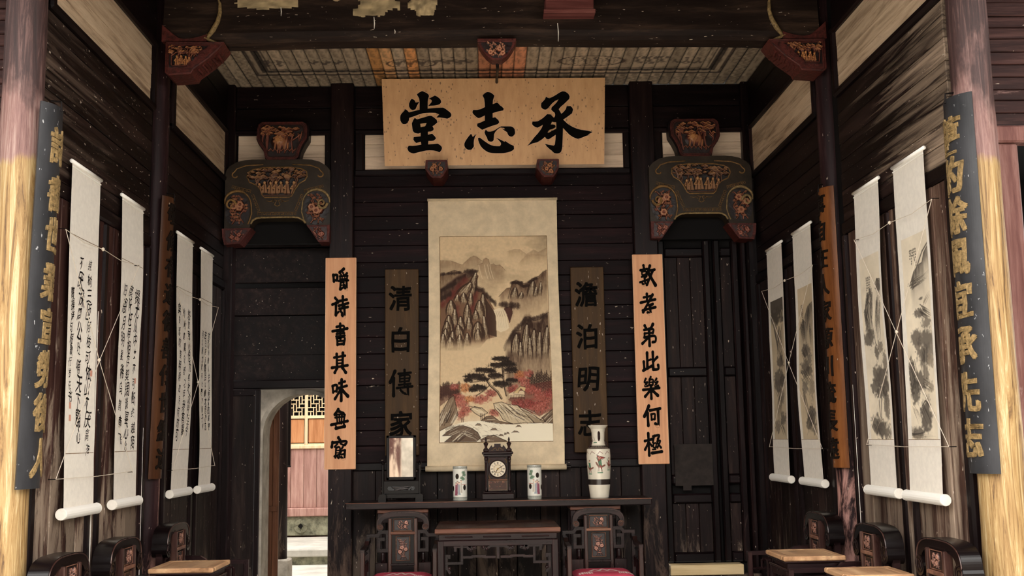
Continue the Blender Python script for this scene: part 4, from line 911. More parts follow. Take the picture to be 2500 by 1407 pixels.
# ================================================================ carved relief
def carve(w, h, seed, kind):
    """height map 0..1 of pierced carving"""
    c = Cv(w, h, (0, 0, 0)); rr = random.Random(seed); s = min(w, h)
    g = lambda v: (v*255,)*3
    c.a[:] = 20*fbm(h, w, s*.12, seed)[..., None]
    if kind in ('scene', 'lion'):
        for i in range(int(5*w/h)+2):
            x = rr.uniform(.05, .95)*w; t = rr.uniform(.15, .35)*h
            c.line([(x, h*.9), (x+rr.uniform(-.06, .06)*w, h*.5), (x+rr.uniform(-.08, .08)*w, t)], s*.045, g(.6))
            for _ in range(3): c.line([(x, t+rr.uniform(0, .25)*h), (x+rr.uniform(-.12, .12)*w, t+rr.uniform(-.1, .12)*h)], s*.035, g(.7))
        for i in range(int(26*w/h)):
            x, y = rr.uniform(.03, .97)*w, rr.uniform(.05, .38)*h; q = s*rr.uniform(.04, .075)
            c.ell(x, y, q*1.4, q*.8, g(rr.uniform(.45, .85)), 1, .7); c.line([(x-q*1.3, y+q*.2), (x, y-q*.6), (x+q*1.3, y+q*.2)], s*.02, g(.95))
        if kind == 'scene':
            n = max(3, int(4*w/h))
            for i in range(n):
                x = w*(.18+.64*(i+.5)/n)+rr.uniform(-.02, .02)*w; b = h*rr.uniform(.86, .92); q = h*rr.uniform(.34, .44); wd = q*.16
                c.poly([(x-wd*1.5, b), (x-wd*.9, b-q*.45), (x-wd*.8, b-q*.72), (x+wd*.8, b-q*.72), (x+wd, b-q*.4), (x+wd*1.6, b)], g(.86), .95)
                c.ell(x, b-q*.84, wd*.75, wd*.95, g(1), 1, .5)
                c.line([(x-wd*.8, b-q*.6), (x-wd*1.6, b-q*.4), (x-wd*.4, b-q*.36)], wd*.55, g(.96)); c.line([(x, b-q*.7), (x-wd*.2, b)], wd*.25, g(.5))
            c.line([(w*.1, h*.94), (w*.9, h*.94)], s*.03, g(.6))
        else:
            c.ell(w*.5, h*.56, s*.24, s*.17, g(.8), 1, .8); c.ell(w*.42, h*.5, s*.12, s*.12, g(1), 1, .8)
            for i in range(16): a = rr.uniform(0, 6.3); c.line([(w*.42+cos(a)*s*.08, h*.5+sin(a)*s*.08), (w*.42+cos(a)*s*.15, h*.5+sin(a)*s*.14)], s*.025, g(.9))
            for x in (.36, .46, .58, .66): c.line([(w*x, h*.62), (w*x-s*.02, h*.78)], s*.05, g(.85))
            for i in range(7): c.line([(w*.2+w*.1*i, h*.84), (w*.25+w*.1*i, h*.78), (w*.3+w*.1*i, h*.86)], s*.025, g(.7))
    elif kind == 'flower':
        for i in range(3):
            x = w*(.3+.2*i); P = [(x+s*.1*sin(k*1.1+i), h*(.95-.09*k)) for k in range(10)]; c.line(P, s*.035, g(.75))
            for k in range(1, 10):
                px, py = P[k]; a = rr.choice([-1, 1]); L = s*rr.uniform(.13, .19)
                c.poly([(px, py), (px+a*L*.5, py-L*.45), (px+a*L, py-L*.35), (px+a*L*.6, py+L*.1)], g(rr.uniform(.7, .95)), 1); c.line([(px, py), (px+a*L*.9, py-L*.3)], s*.012, g(.45))
        for _ in range(3):
            x, y = rr.uniform(.25, .75)*w, rr.uniform(.25, .75)*h
            for k in range(6): c.ell(x+cos(k*1.05)*s*.09, y+sin(k*1.05)*s*.09, s*.07, s*.07, g(.9), 1, .8)
            c.ell(x, y, s*.05, s*.05, g(.6), 1, .6)
    elif kind == 'dragon':
        P = [(w*(.5+.32*sin(k*.75)*(1-.02*k)), h*(.08+.84*k/16)) for k in range(17)]; c.line(P, s*.16, g(.7)); c.line(P, s*.07, g(.95))
        for k in range(14):
            x, y = rr.uniform(.12, .88)*w, rr.uniform(.08, .92)*h; q = s*.09
            c.line([(x+q*cos(t)*(1-t/8), y+q*sin(t)*(1-t/8)) for t in np.linspace(0, 6, 12)], s*.035, g(.9))
    return c.a[..., 0]/255
def inside(pts, X, Y):
    ins = np.zeros(X.shape, bool); n = len(pts)
    for i in range(n):
        (x0, y0), (x1, y1) = pts[i], pts[(i+1) % n]
        if y0 == y1: continue
        ins ^= ((Y < y0) != (Y < y1)) & (X < (x1-x0)*(Y-y0)/(y1-y0)+x0)
    return ins
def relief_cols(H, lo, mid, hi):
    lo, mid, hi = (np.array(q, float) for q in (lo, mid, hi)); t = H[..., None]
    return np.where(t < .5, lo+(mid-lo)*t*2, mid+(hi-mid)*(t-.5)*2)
def relief(name, pts, y, depth, seed, kind, parent, res=260, pal=((22, 10, 9), (84, 36, 30), (176, 120, 70)), rot=None, mat=None):
    """carved field inside the outline pts (x, z), standing towards -y"""
    xs = [p[0] for p in pts]; zs = [p[1] for p in pts]; x0, x1, z0, z1 = min(xs), max(xs), min(zs), max(zs)
    nx = int(res*(x1-x0)/max(x1-x0, z1-z0))+2; nz = int(res*(z1-z0)/max(x1-x0, z1-z0))+2
    H = carve(nx, nz, seed, kind)[::-1]; X, Z = np.meshgrid(np.linspace(x0, x1, nx), np.linspace(z0, z1, nz))
    ins = inside(pts, X, Z); keep = ins[:-1, :-1] & ins[1:, 1:] & ins[1:, :-1] & ins[:-1, 1:]
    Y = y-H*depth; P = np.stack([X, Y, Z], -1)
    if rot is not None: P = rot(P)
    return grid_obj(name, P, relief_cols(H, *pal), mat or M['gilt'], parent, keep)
def shrink(pts, k):
    cx = sum(p[0] for p in pts)/len(pts); cz = sum(p[1] for p in pts)/len(pts)
    return [(cx+(x-cx)*k, cz+(z-cz)*k) for x, z in pts]

# ================================================================ name board
pl = thing('name_board', 'large speckled honey-coloured board with three great black characters, tilted over the hall', 'sign', (.14, 9.1, 3.945))
TL, TR, BL_, BR_ = (Vector(p) for p in ((-.822, 9.0, 4.664), (1.098, 9.0, 4.664), (-.812, 9.18, 3.945), (1.092, 9.18, 3.945)))
N_ = (TR-TL).cross(BL_-TL).normalized(); N_ = -N_ if N_.y > 0 else N_
def on_board(px, py, h=0):
    tx = 930+(1478-930)*.5; top = 193-(px-930)*3/548; bot = 405-(px-940)*4/535; v = (py-top)/(bot-top)
    l = 930+10*v; r = 1478-3*v; u = (px-l)/(r-l)
    return (TL*(1-u)+TR*u)*(1-v)+(BL_*(1-u)+BR_*u)*v+N_*h
q = [TL, TR, BR_, BL_]; back = [p-N_*.035 for p in q]
obj('board', MB().add(q+back, [(0,1,2,3),(7,6,5,4),(0,4,5,1),(1,5,6,2),(2,6,7,3),(3,7,4,0)]), M['plaque'], pl)
for polys, (ox, oy) in (G_CHENG, G_ZHI, G_TANG):
    mb = MB(); ol = MB()
    HOLE = {(325, 603): [(430,718),(490,708),(552,700),(540,735),(525,765),(440,782)], (720, 103): [(525,680),(565,690),(605,690),(607,750),(605,815),(530,850),(455,893),(440,885),(455,858),(480,835),(535,820),(590,790),(592,765),(580,740),(545,732),(500,735)]}
    for p in polys:
        put_poly(mb, p, lambda x, y, h: on_board(ox+x/7.815, oy+y/7.815, .001+h), .006, HOLE.get(p[0]))
        cx = sum(a for a, b in p)/len(p)
    obj('character', mb, M['ink'], pl)
    # pale carved edge around each stroke
    for p in polys:
        pts = [on_board(ox+x/7.815, oy+y/7.815, .003) for x, y in p]
        ol.tube(pts+[pts[0]], .0035, 5, cap=False)
    obj('carved_edge', ol, M['peach_edge'], pl)
def hexa(x0, x1, z0, z1):
    return [(x0+(x1-x0)*a, z0+(z1-z0)*b) for a, b in ((.02, .97), (.06, 1), (.94, 1), (.99, .97), (.98, .5), (.80, .1), (.70, 0), (.33, 0), (.22, .1), (0, .5))]
for x0, x1, lab in ((-.454, -.262, 'small carved red bracket under the name board, below the character beside the hall\'s left posts'), (.494, .686, 'small carved red bracket under the name board, on the big vase\'s side')):
    o = hexa(x0, x1, 3.79, 3.946)
    t = thing('board_bracket', lab if x0 > 0 else 'small carved red bracket under the name board, on the table mirror\'s side', 'bracket', ((x0+x1)/2, 9.03, 3.79), group='brackets under the name board')
    obj('block', MB().prism(o, 8.99, 9.3), M['carve_red'], t)
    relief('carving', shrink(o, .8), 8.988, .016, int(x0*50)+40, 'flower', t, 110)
# iron rod from the beam to the board
hk = thing('hanging_bracket', 'carved reddish basket-shaped bracket under the beam with an iron rod to the name board', 'bracket', (.132, 7.1, 4.12))
o = [(.008, 4.262), (.256, 4.262), (.254, 4.235), (.235, 4.2), (.205, 4.16), (.165, 4.128), (.1, 4.128), (.06, 4.16), (.03, 4.2), (.01, 4.235)]
obj('block', MB().prism(o, 7.04, 7.14), M['carve_red'], hk)
obj('shelf', MB().box(.0, .264, 7.02, 7.15, 4.248, 4.272, b=.005), M['carve_red'], hk)
relief('carving', shrink(o, .86), 7.038, .03, 77, 'flower', hk, 120, ((20, 8, 7), (128, 70, 54), (196, 140, 104)))
obj('iron_rod', MB().tube([(.134, 7.12, 4.14), (.137, 7.16, 4.118), (.14, 7.4, 4.17), (.15, 8.2, 4.40), (.162, 8.93, 4.615), (.163, 8.965, 4.618)], [.012, .011, .010, .010, .012, .013], 8), M['iron'], hk, smooth=True)
bx = thing('wooden_box', 'red-brown wooden box fixed on the face of the roof beam', 'box', (.625, 7.03, 4.43))
obj('case', MB().box(.462, .79, 6.98, 7.1, 4.455, 4.72, b=.006), M['redbox'], bx)
obj('bottom_board', MB().box(.45, .80, 6.97, 7.11, 4.43, 4.456, b=.004), M['redbox'], bx)
obj('latch', MB().box(.77, .80, 6.965, 6.98, 4.55, 4.60, b=.003), M['redbox'], bx)

# ================================================================ carved brackets under the beam ends
for mir in (0, 1):
    fx = (lambda x: .285-x) if mir else (lambda x: x)
    o = [(-2.085, 4.262), (-1.70, 4.262), (-1.735, 4.215), (-1.80, 4.15), (-1.90, 4.075), (-1.915, 4.045), (-2.06, 4.035), (-2.085, 4.05)]
    t = thing('carved_corbel', 'red carved wedge bracket under the beam end, by the %s' % ('landscape scrolls' if mir else 'calligraphy scrolls'), 'bracket', (fx(-1.9), 7.15, 4.03), group='carved brackets under the roof beam')
    obj('block', MB().prism([(fx(x), z) for x, z in o], 7.045, 7.26), M['carve_red'], t)
    inner = [(-2.06, 4.235), (-1.80, 4.235), (-1.86, 4.18), (-1.93, 4.105), (-1.94, 4.09), (-2.06, 4.085)]
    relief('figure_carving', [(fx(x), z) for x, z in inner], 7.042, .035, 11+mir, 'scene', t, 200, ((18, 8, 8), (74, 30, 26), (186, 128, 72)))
    fr = MB()
    for k in (0.0, .012):
        e = shrink(o, .985-k*6); pts = [(fx(x), 7.043, z) for x, z in e]; fr.tube(pts+[pts[0]], .005, 5, cap=False)
    obj('frame_moulding', fr, M['carve_red'], t)
    so = MB()
    for k in range(5):
        a = .12+k*.18
        x = fx(-1.73-.16*a/.9); so.tube([(x, 7.08, 4.205-.13*a), (x+.01, 7.15, 4.198-.13*a), (x, 7.23, 4.205-.13*a)], .012, 6)
    obj('soffit_carving', so, M['carve_red'], t)

# ================================================================ carved pieces over the two doorways
def overdoor(mir):
    """outlines are given for the doorway beside the calligraphy; mirrored for the other one"""
    where = 'closed doorway with the pine sill' if mir else 'arched passage'
    def Q(x, y):      # drawing units of the panel -> wall plane
        X = -2.178+(x-52)*.00083; Z = 4.011-(y-435)*.000853
        if mir: X = .197-X
        return (X, Z)
    y0 = 9.14
    blk = [(388,130),(398,86),(430,62),(850,62),(884,84),(896,120),(890,225),(852,285),(822,345),(802,425),(780,445),(492,445),(472,425),(452,345),(402,275),(380,225)]
    t = thing('carved_block', 'carved cartouche with a %s among trees, above the %s' % ('lion' if mir else 'figure', where), 'carving', (*[Q(640, 445)[0]], y0, Q(640, 445)[1]), group='cartouches over the doorways')
    ob = [Q(*p) for p in blk]
    obj('backing', MB().prism(shrink(ob, 1.06), y0+.04, 9.3), M['frame_dk_x'], t)
    obj('frame', MB().prism(ob, y0, y0+.06), M['carve_dk'], t)
    fr = MB()
    for k in (1.0, .955, .90):
        e = [(p[0], y0-.002, p[1]) for p in shrink(ob, k)]; fr.tube(e+[e[0]], .0045, 5, cap=False)
    obj('frame_moulding', fr, M['carve_red'], t)
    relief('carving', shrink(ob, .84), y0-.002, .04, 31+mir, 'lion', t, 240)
    body = [(62,600),(72,552),(112,508),(180,470),(260,452),(340,446),(850,446),(950,452),(1030,474),(1096,514),(1136,560),(1140,640),(1140,1128),(905,1130),(898,1104),(868,1078),(820,1058),(780,1050),(420,1050),(380,1056),(345,1080),(325,1112),(318,1150),(62,1155)]
    t = thing('carved_overdoor', 'dark ingot-shaped carved panel with gilded scrolls over the %s' % where, 'carving', (Q(600, 1155)[0], y0, Q(600, 1155)[1]), group='ingot-shaped panels over the doorways')
    obj('panel', MB().prism([Q(*p) for p in body], y0, 9.3), M['carve_ol'], t)
    sc = [(285,620),(300,580),(350,550),(460,532),(720,530),(840,545),(895,575),(902,625),(880,665),(820,700),(780,755),(745,825),(720,838),(470,838),(445,815),(420,750),(380,710),(310,680)]
    osc = [Q(*p) for p in sc]
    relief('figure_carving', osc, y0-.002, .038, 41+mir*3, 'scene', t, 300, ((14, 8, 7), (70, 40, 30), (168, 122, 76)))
    fr = MB(); e = [(p[0], y0-.004, p[1]) for p in osc]; fr.tube(e+[e[0]], .006, 6, cap=False); obj('cartouche_rim', fr, M['gold_dim'], t)
    for k, (cx, cy) in enumerate(((190, 960), (1000, 950))):
        r = 128
        sw = [(cx+r*cos(a)*1.02, cy+r*sin(a)*1.35) for a in np.linspace(0, 2*pi, 30)[:-1]]
        sw = [(max(72, min(1132, x)), min(1125, y)) for x, y in sw]
        relief('flower_carving', [Q(*p) for p in sw], y0-.002, .036, 51+k+mir*7, 'flower', t, 170, ((20, 8, 8), (92, 40, 32), (176, 122, 84)))
        g = MB(); s = 1 if k == 0 else -1
        arcp = [(cx-s*150*cos(a)*.95, cy-40-150*sin(a)*1.0) for a in np.linspace(.1, pi*.98, 18)]+[(cx+s*150, cy+40), (cx+s*130, cy+110), (cx+s*112, cy+150)]
        arcp = [(max(66, min(1136, x)), y) for x, y in arcp]
        g.tube([(Q(*p)[0], y0-.006, Q(*p)[1]) for p in arcp], [.006+.007*sin(pi*min(1, i/14)) for i in range(len(arcp))], 6)
        obj('gilded_scroll', g, M['gold'] if (k == 1) != bool(mir) else M['gold_dim'], t, smooth=True)
        vo = MB(); vx, vy = cx-s*62, cy-42
        vo.tube([(Q(vx+q*60*cos(a*s)*.9, vy-q*60*sin(a*s))[0], y0-.03, Q(vx, vy-q*60*sin(a*s))[1]) for a, q in zip(np.linspace(0, 8.5, 26), np.linspace(1, .15, 26))], [.013-.0003*i for i in range(26)], 6)
        obj('gilded_volute', vo, M['gold'] if (k == 1) != bool(mir) else M['gold_dim'], t, smooth=True)
    lo = [(330, 1106), (352, 1070), (390, 1048), (440, 1042), (760, 1042), (820, 1048), (868, 1074), (892, 1104)]
    g = MB(); g.tube([(Q(*p)[0], y0-.003, Q(*p)[1]) for p in lo], .009, 6); obj('gilded_edge', g, M['gold'], t, smooth=True)
    # meander bands
    md = MB()
    def fret(x0, y0_, dx, dy, n, flip=1):
        L = math.hypot(dx, dy); ux, uy = dx/L, dy/L; vx, vy = -uy*flip, ux*flip; st = L/n
        for i in range(n):
            b = i*st; P = [(0, 0), (0, 30), (st*.8, 30), (st*.8, 8), (st*.35, 8), (st*.35, 19)]
            md.tube([(Q(x0+ux*(b+a)+vx*c, y0_+uy*(b+a)+vy*c)[0], y0-.001, Q(x0, y0_+uy*(b+a)+vy*c)[1]) for a, c in P], .0028, 4)
    fret(400, 1020, 400, 0, 9, -1); fret(395, 980, -70, -170, 4); fret(805, 980, 70, -170, 4, -1); fret(320, 790, -200, -50, 5, 1); fret(880, 790, 200, -50, 5, -1)
    obj('key_fret', md, M['gold_dim'], t)
    for s in (1, -1):
        P = [(600, 930), (600+s*28, 915), (600+s*20, 890), (600+s*6, 872), (600+s*40, 860), (600+s*52, 880), (600+s*34, 890)]
        cl = MB(); cl.tube([(Q(*p)[0], y0-.003, Q(*p)[1]) for p in P], .004, 5); obj('cloud_scroll', cl, M['gold_dim'], t, smooth=True); cl = MB(); cl.tube([(Q(x, y)[0], y0-.003, Q(x, y)[1]) for x, y in ((600+s*50, 872), (600+s*80, 880), (600+s*115, 872))], .003, 5); obj('cloud_scroll', cl, M['gold_dim'], t, smooth=True); cl = MB()
        for q in np.linspace(1, 1, 1):
            P = [(600+s*(430-q*60*(1-a/8)*cos(a)), 610-50*(1-a/8)*sin(a)) for a in np.linspace(0, 6, 20)]
            P = [(600+s*150, 500), (600+s*330, 510), (600+s*420, 540)]+P[6:]
            cl.tube([(Q(*p)[0], y0-.003, Q(*p)[1]) for p in P], .006, 5); obj('shoulder_scroll', cl, M['gold_dim'], t, smooth=True)
    for foot in ([(46,1158),(345,1152),(318,1190),(262,1268),(228,1312),(74,1322),(52,1250)], [(905,1132),(1142,1128),(1140,1302),(1030,1302),(985,1240),(945,1180)]):
        f = [Q(*p) for p in foot]
        fo = obj('foot_block', MB().prism(f, y0-.03, 9.3), M['carve_red'], t)
        relief('foot_carving', shrink(f, .78), y0-.032, .02, 61+foot[0][0]+mir, 'flower', fo, 90, ((40, 14, 12), (100, 46, 38), (150, 92, 70)))
M['carve_dk'] = plain('dark_carved_wood', (50, 28, 24), .45, var=.4, vs=40, bump=.5)
M['carve_ol'] = plain('dark_olive_lacquer', (58, 48, 38), .4, var=.35, vs=7, bump=.1)
overdoor(0); overdoor(1)

# ================================================================ couplet boards on the back posts
def flat_board(name, label, cat, group, x0, x1, z0, z1, y, th, mat):
    t = thing(name, label, cat, ((x0+x1)/2, y, z0), group=group)
    obj('board', MB().box(x0, x1, y-th, y, z0, z1, b=.005), mat, t); return t
PZ = lambda py, top=629.5, bot=1147, z1=3.145, z0=1.36: z1-(py-top)*(z1-z0)/(bot-top)
for txt, x0, x1, top, bot, ys, lab in (('嚼詩書其味無窮', -1.315, -1.053, 629.5, 1147, (684, 754, 821, 891, 957, 1028, 1097), 'long peach-coloured couplet board hung beside the arched passage'), ('敦孝弟此樂何極', 1.309, 1.571, 620, 1133, (674, 746, 820, 887, 950, 1018, 1086), 'long peach-coloured couplet board hung beside the closed doorway')):
    t = flat_board('couplet_board', lab, 'sign', 'peach couplet boards', x0, x1, 1.36, 3.145, 9.2, .025, M['peach'])
    cx = (x0+x1)/2-.003
    for ch, py in zip(txt, ys):
        zc = PZ(py, top, bot); mb = MB(); sx, sz = .152, .186
        put_brush(mb, ch, lambda u, v, h: (cx+(u-.52)*sx, 9.1745-h, zc+(v-.5)*sz), .005)
        obj('character', mb, M['ink'], t)
    obj('edge_line', MB().tube([(x0+.004, 9.174, 1.364), (x0+.004, 9.174, 3.141), (x1-.004, 9.174, 3.141), (x1-.004, 9.174, 1.364), (x0+.004, 9.174, 1.364)], .0025, 4, cap=False), M['peach_edge'], t)
for txt, x0, x1, ys, lab in (('清白傳家', -.815, -.528, (727, 830, 938, 1035), 'dull olive-brown lettered board behind the table mirror'), ('澹泊明志', .779, 1.066, (723, 828, 932, 1040), 'dull olive-brown lettered board behind the big vase')):
    t = flat_board('couplet_board', lab, 'sign', 'olive-brown couplet boards', x0, x1, 1.466, 3.05, 9.265, .025, M['olive_board'])
    cx = (x0+x1)/2-.01
    for k, (ch, py) in enumerate(zip(txt, ys)):
        zc = PZ(py, 656, 1112, 3.05, 1.466); mb = MB(); s = .225
        at_board = lambda u, v, h: (cx+(u-.5)*s*.9, 9.2395-h, zc+(v-.5)*s)
        if ch in BR: put_brush(mb, ch, at_board, .005)
        else: put_glyph(mb, ch, at_board, .005, .022, k+3, .014, .05)
        obj('character', mb, M['ink'], t)

# ================================================================ curved boards on the columns
def curved_board(label, group, xc_, yc, R, s, z0, z1, arc_deg, mat, txt, zs, size, cmat, edge=None, off=.026, wf=1.0):
    """s=-1: faces -x (right-hand column), s=+1: faces +x; phi > 0 turns towards the courtyard"""
    if not isinstance(xc_, tuple): xc_ = (xc_, xc_)
    xc = xc_[0]; t = thing('column_board', label, 'sign', (xc+s*R, yc, z0), group=group)
    P = lambda phi, z, r: (xc_[0]+(xc_[1]-xc_[0])*(z-z0)/(z1-z0)+s*r*cos(phi), yc-r*sin(phi), z)
    A = math.radians(arc_deg); n = 28; a = np.linspace(-A, A, n+1); vs = []; fs = []
    for i in range(n+1):
        for z in (z0, z1):
            for r in (R-.014, R): vs.append(P(a[i], z, r))
    for i in range(n):
        q = i*4; w_ = q+4
        fs += [(q+1, w_+1, w_+3, q+3), (q, q+2, w_+2, w_), (q, w_, w_+1, q+1), (q+2, q+3, w_+3, w_+2)]
    fs += [(0, 1, 3, 2), (n*4, n*4+2, n*4+3, n*4+1)]
    obj('board', MB().add(vs, fs), mat, t)
    for k, (ch, zc) in enumerate(zip(txt, zs)):
        mb = MB(); sg = 1 if s < 0 else -1      # reading direction on the curve
        put_glyph(mb, ch, lambda u, v, h: P(sg*(u-.5)*size*wf/R, zc+(v-.5)*size, R+.001+h), .006, off, k*7+3, .014, .06)
        obj('character', mb, cmat, t)
    obj('hook', MB().tube([P(.0, z1-.02, R+.004), P(0, z1+.03, R), P(0, z1+.035, R-.05)], .005, 6), M['iron'], t)
    return t
zr = lambda ys: [3.22-(y-240)*.001987 for y in ys]
Z8 = zr((322, 424, 527, 627, 736, 847, 961, 1073))
curved_board('curved black board with gilded characters on the column nearest the landscape scrolls', 'curved black column boards', 2.502, 5.2, .158, -1, 1.395, 3.245, 57, M['blackboard'], '舊約餘風宜承先志', Z8, .195, M['gold'])
curved_board('curved black board with gilded characters on the column nearest the calligraphy scrolls', 'curved black column boards', (-2.235, -2.197), 5.2, .158, 1, 1.40, 3.235, 47, M['blackboard'], '詩書世業宣勞後人', [3.23-(y-250)*.00194 for y in (348, 468, 575, 690, 800, 905, 1010, 1118)], .185, M['gold'], wf=.76)
zm = [3.14-k*.182 for k in range(10)]
curved_board('curved orange-brown board with dark lettering beside the landscape scrolls', 'curved brown column boards', 2.447, 7.2, .125, -1, 1.37, 3.25, 62, M['brown_board'], '事自在人家源川流長遠', zm, .15, M['char_raised'], off=.018)
curved_board('curved brown board with dark lettering beside the calligraphy scrolls', 'curved brown column boards', (-2.245, -2.207), 7.3, .13, 1, 1.37, 3.25, 52, M['brown_dark'], '敬修有道德善傳世繼述', zm, .15, M['char_raised'], off=.018)

# ================================================================ hanging scrolls on the side walls
def wall_scroll(X, s, y0, y1, label, group, cols=None, art=None, seed=0, red=None):
    """y0 = edge nearer the courtyard. s=+1 on the calligraphy wall"""
    z0, z1 = 1.25, 3.095; yl, yr = (y0, y1) if s > 0 else (y1, y0)     # left / right as read
    t = thing('hanging_scroll', label, 'scroll', (X, (y0+y1)/2, z0-.03), group=group)
    ph = seed*1.7
    def dd(u, v):
        return .030+.012*(1-v)+.010*sin(5.2*v+ph)*(1-v)+.006*sin(9*v+ph*2)*v*(1-v)*4*(.6+.4*cos(3*u+ph))+.005*(2*u-1)**2*sin(pi*v)
    def Pt(u, v, h=0): return (X+s*(dd(u, v)+h), yl+(yr-yl)*u+.010*sin(3.5*v+ph)*(1-v), z0+(z1-z0)*v)
    nu, nv = 10, 60; vs = []; fs = []
    for j in range(nv+1):
        for i in range(nu+1): vs.append(Pt(i/nu, j/nv))
    for j in range(nv):
        for i in range(nu):
            a = j*(nu+1)+i; fs.append((a, a+1, a+nu+2, a+nu+1))
    obj('paper', MB().add(vs, fs), M['paper'], t, smooth=True)
    a, b = Vector(Pt(-.03, 1)), Vector(Pt(1.03, 1)); obj('top_rod', MB().tube([a, b], .011, 8), M['roller'], t, smooth=True)
    obj('top_batten', MB().tube([Vector(Pt(0, .985, .003)), Vector(Pt(1, .985, .003))], .004, 4), M['roller'], t)
    rr_ = MB(); a, b = Vector(Pt(-.09, 0, .004)), Vector(Pt(1.09, 0, .004)); rr_.tube([a, b], .030, 16); obj('bottom_roller', rr_, M['roller'], t, smooth=False)
    for p, d in ((a, (a-b).normalized()), (b, (b-a).normalized())): obj('roller_end', MB().tube([p, p+d*.006], [.031, .028], 16), M['paper'], t)
    # mount seams
    sm = MB()
    for v in ((.79, .165) if cols else (.165,)):
        sm.tube([Pt(u, v, .0008) for u in (0.02, .25, .5, .75, .98)], .0016, 4)
    obj('mount_seam', sm, M['gold_dim'], t)
    if cols:
        for ci, (txt, u0, va, vb, size) in enumerate(cols):
            mb = MB(); n = len(txt); r2 = random.Random(seed*31+ci); w = abs(yr-yl); H = z1-z0
            for k, ch in enumerate(txt):
                v0 = va+(vb-va)*(k+.5)/n; sz = size*r2.uniform(.66, 1.12); du = r2.uniform(-.03, .03); sx = r2.uniform(.72, 1.05); sh = r2.uniform(.05, .4)
                put_glyph(mb, ch, lambda u, v, h: Pt(u0+du+(u-.5)*sz*sx/w, v0+(v-.5)*sz*1.1/H, .0012), 0, r2.uniform(.002, .014), seed*50+ci*20+k, .045, sh)
            obj('calligraphy', mb, M['ink_soft'], t)
        for (u, v) in red or ():
            mb = MB(); mb.add([Pt(u-.035, v-.009, .0012), Pt(u+.035, v-.009, .0012), Pt(u+.035, v+.009, .0012), Pt(u-.035, v+.009, .0012)], [(0, 1, 2, 3)]); obj('red_seal', mb, M['seal'], t)
    if art is not None:
        img = art; h, w = img.shape[:2]; U, V = np.meshgrid(np.linspace(.13, .93, w), np.linspace(.765, .165, h))
        P = np.array([[Pt(u, v, .0012) for u, v in zip(ru, rv)] for ru, rv in zip(U, V)])
        grid_obj('ink_painting', P, img, M['print'], t)
    return t
GL, GR = 'calligraphy scrolls', 'landscape scrolls'
wall_scroll(XL, 1, 5.69, 6.12, 'cream calligraphy scroll beside the black column board, two bold columns and a small signature column', GL,
  [('绕树三匝何枝可依山不厌高海', .75, .745, .15, .088), ('不厌深周公吐哺天下歸心', .45, .745, .19, .096), ('曹操诗句短歌行岁在书', .15, .64, .31, .062)], seed=1, red=((.17, .30), (.17, .265), (.86, .40)))
wall_scroll(XL, 1, 6.50, 6.91, 'cream calligraphy scroll with three even columns, between the first scroll and the brown board', GL,
  [('掇尤从中来不可断绝越陌', .80, .71, .17, .082), ('度阡枉用相存契阔谈宴心念', .50, .72, .16, .084), ('旧恩月明星稀乌鹊南飞', .21, .72, .18, .086)], seed=2, red=((.86, .40),))
wall_scroll(XL, 1, 7.70, 8.12, 'cream calligraphy scroll just beyond the brown column board', GL,
  [('悠悠我心但为君故沈吟至今', .81, .72, .22, .074), ('呦呦鹿鸣食野之苹我有嘉', .52, .72, .22, .078), ('宾鼓瑟吹笙明明如月何时可', .21, .73, .2, .078)], seed=3)
wall_scroll(XL, 1, 8.36, 8.73, 'cream calligraphy scroll farthest in, next to the dark door leaf', GL,
  [('对酒当歌人生几何譬如朝露', .76, .66, .24, .064), ('去日苦多慨当以慷尤思难忘', .50, .66, .24, .064), ('何以解尤唯有杜康青青子衿', .24, .66, .24, .064)], seed=4)
wall_scroll(XR, -1, 5.57, 6.00, 'landscape scroll of a river gorge with boat, beside the black column board', GR, art=paint_strip(1, STRIPS[0]), seed=5)
wall_scroll(XR, -1, 6.24, 6.66, 'landscape scroll with tall pines over a round boulder, beside the river gorge scroll', GR, art=paint_strip(2, STRIPS[1]), seed=6)
wall_scroll(XR, -1, 7.58, 8.03, 'landscape scroll of steep cliffs next to the orange-brown board', GR, art=paint_strip(3, STRIPS[2], (206, 186, 156)), seed=7)
wall_scroll(XR, -1, 8.34, 8.79, 'landscape scroll with a dark grey sky, farthest in towards the closed doorway', GR, art=paint_strip(4, STRIPS[3], (196, 178, 150)), seed=8)
def twine(X, s, ya, yb, zt, zb, kn, label):
    t = thing('twine', label, 'string', (X, (ya+yb)/2, zb), group='twine tied across the scroll pairs'); x = X+s*.062; r = .0019
    P = lambda y, z, e=0: (x+s*e, y, z)
    lines = MB(); sag = .012
    ym = (ya+yb)/2
    obj('top_line', MB().tube([P(ya, zt), P((ya+ym)/2, zt-.02, -.006), P(kn, zt-.008), P((ym+yb)/2, zt-.02, -.006), P(yb, zt)], r, 5), M['twine'], t)
    zc = (zt+zb)/2
    obj('cross_line', MB().tube([P(ya, zt, .004), P(kn, zc, .0), P(yb, zb, .004)], r, 5), M['twine'], t)
    obj('cross_line', MB().tube([P(yb, zt, .006), P(kn, zc, .003), P(ya, zb, .006)], r, 5), M['twine'], t)
    obj('bottom_line', MB().tube([P(ya, zb), P(ym, zb-.005, .004), P(yb, zb+.004)], r, 5), M['twine'], t)
    for y, z in ((kn, zt-.008), (kn, zc)): obj('knot', MB().lathe([(.002, -.011), (.009, -.004), (.009, .004), (.002, .011)], P(y, z), 8), M['twine'], t)
    for y, z in ((ya, zt), (yb, zt), (ya, zb), (yb, zb)): obj('nail', MB().tube([(X+s*.03, y, z), P(y, z, .006)], .0026, 6), M['iron'], t)
twine(XL, 1, 5.54, 6.745, 2.70, 1.43, 6.11, 'pale twine crossed between the two calligraphy scrolls by the black board')
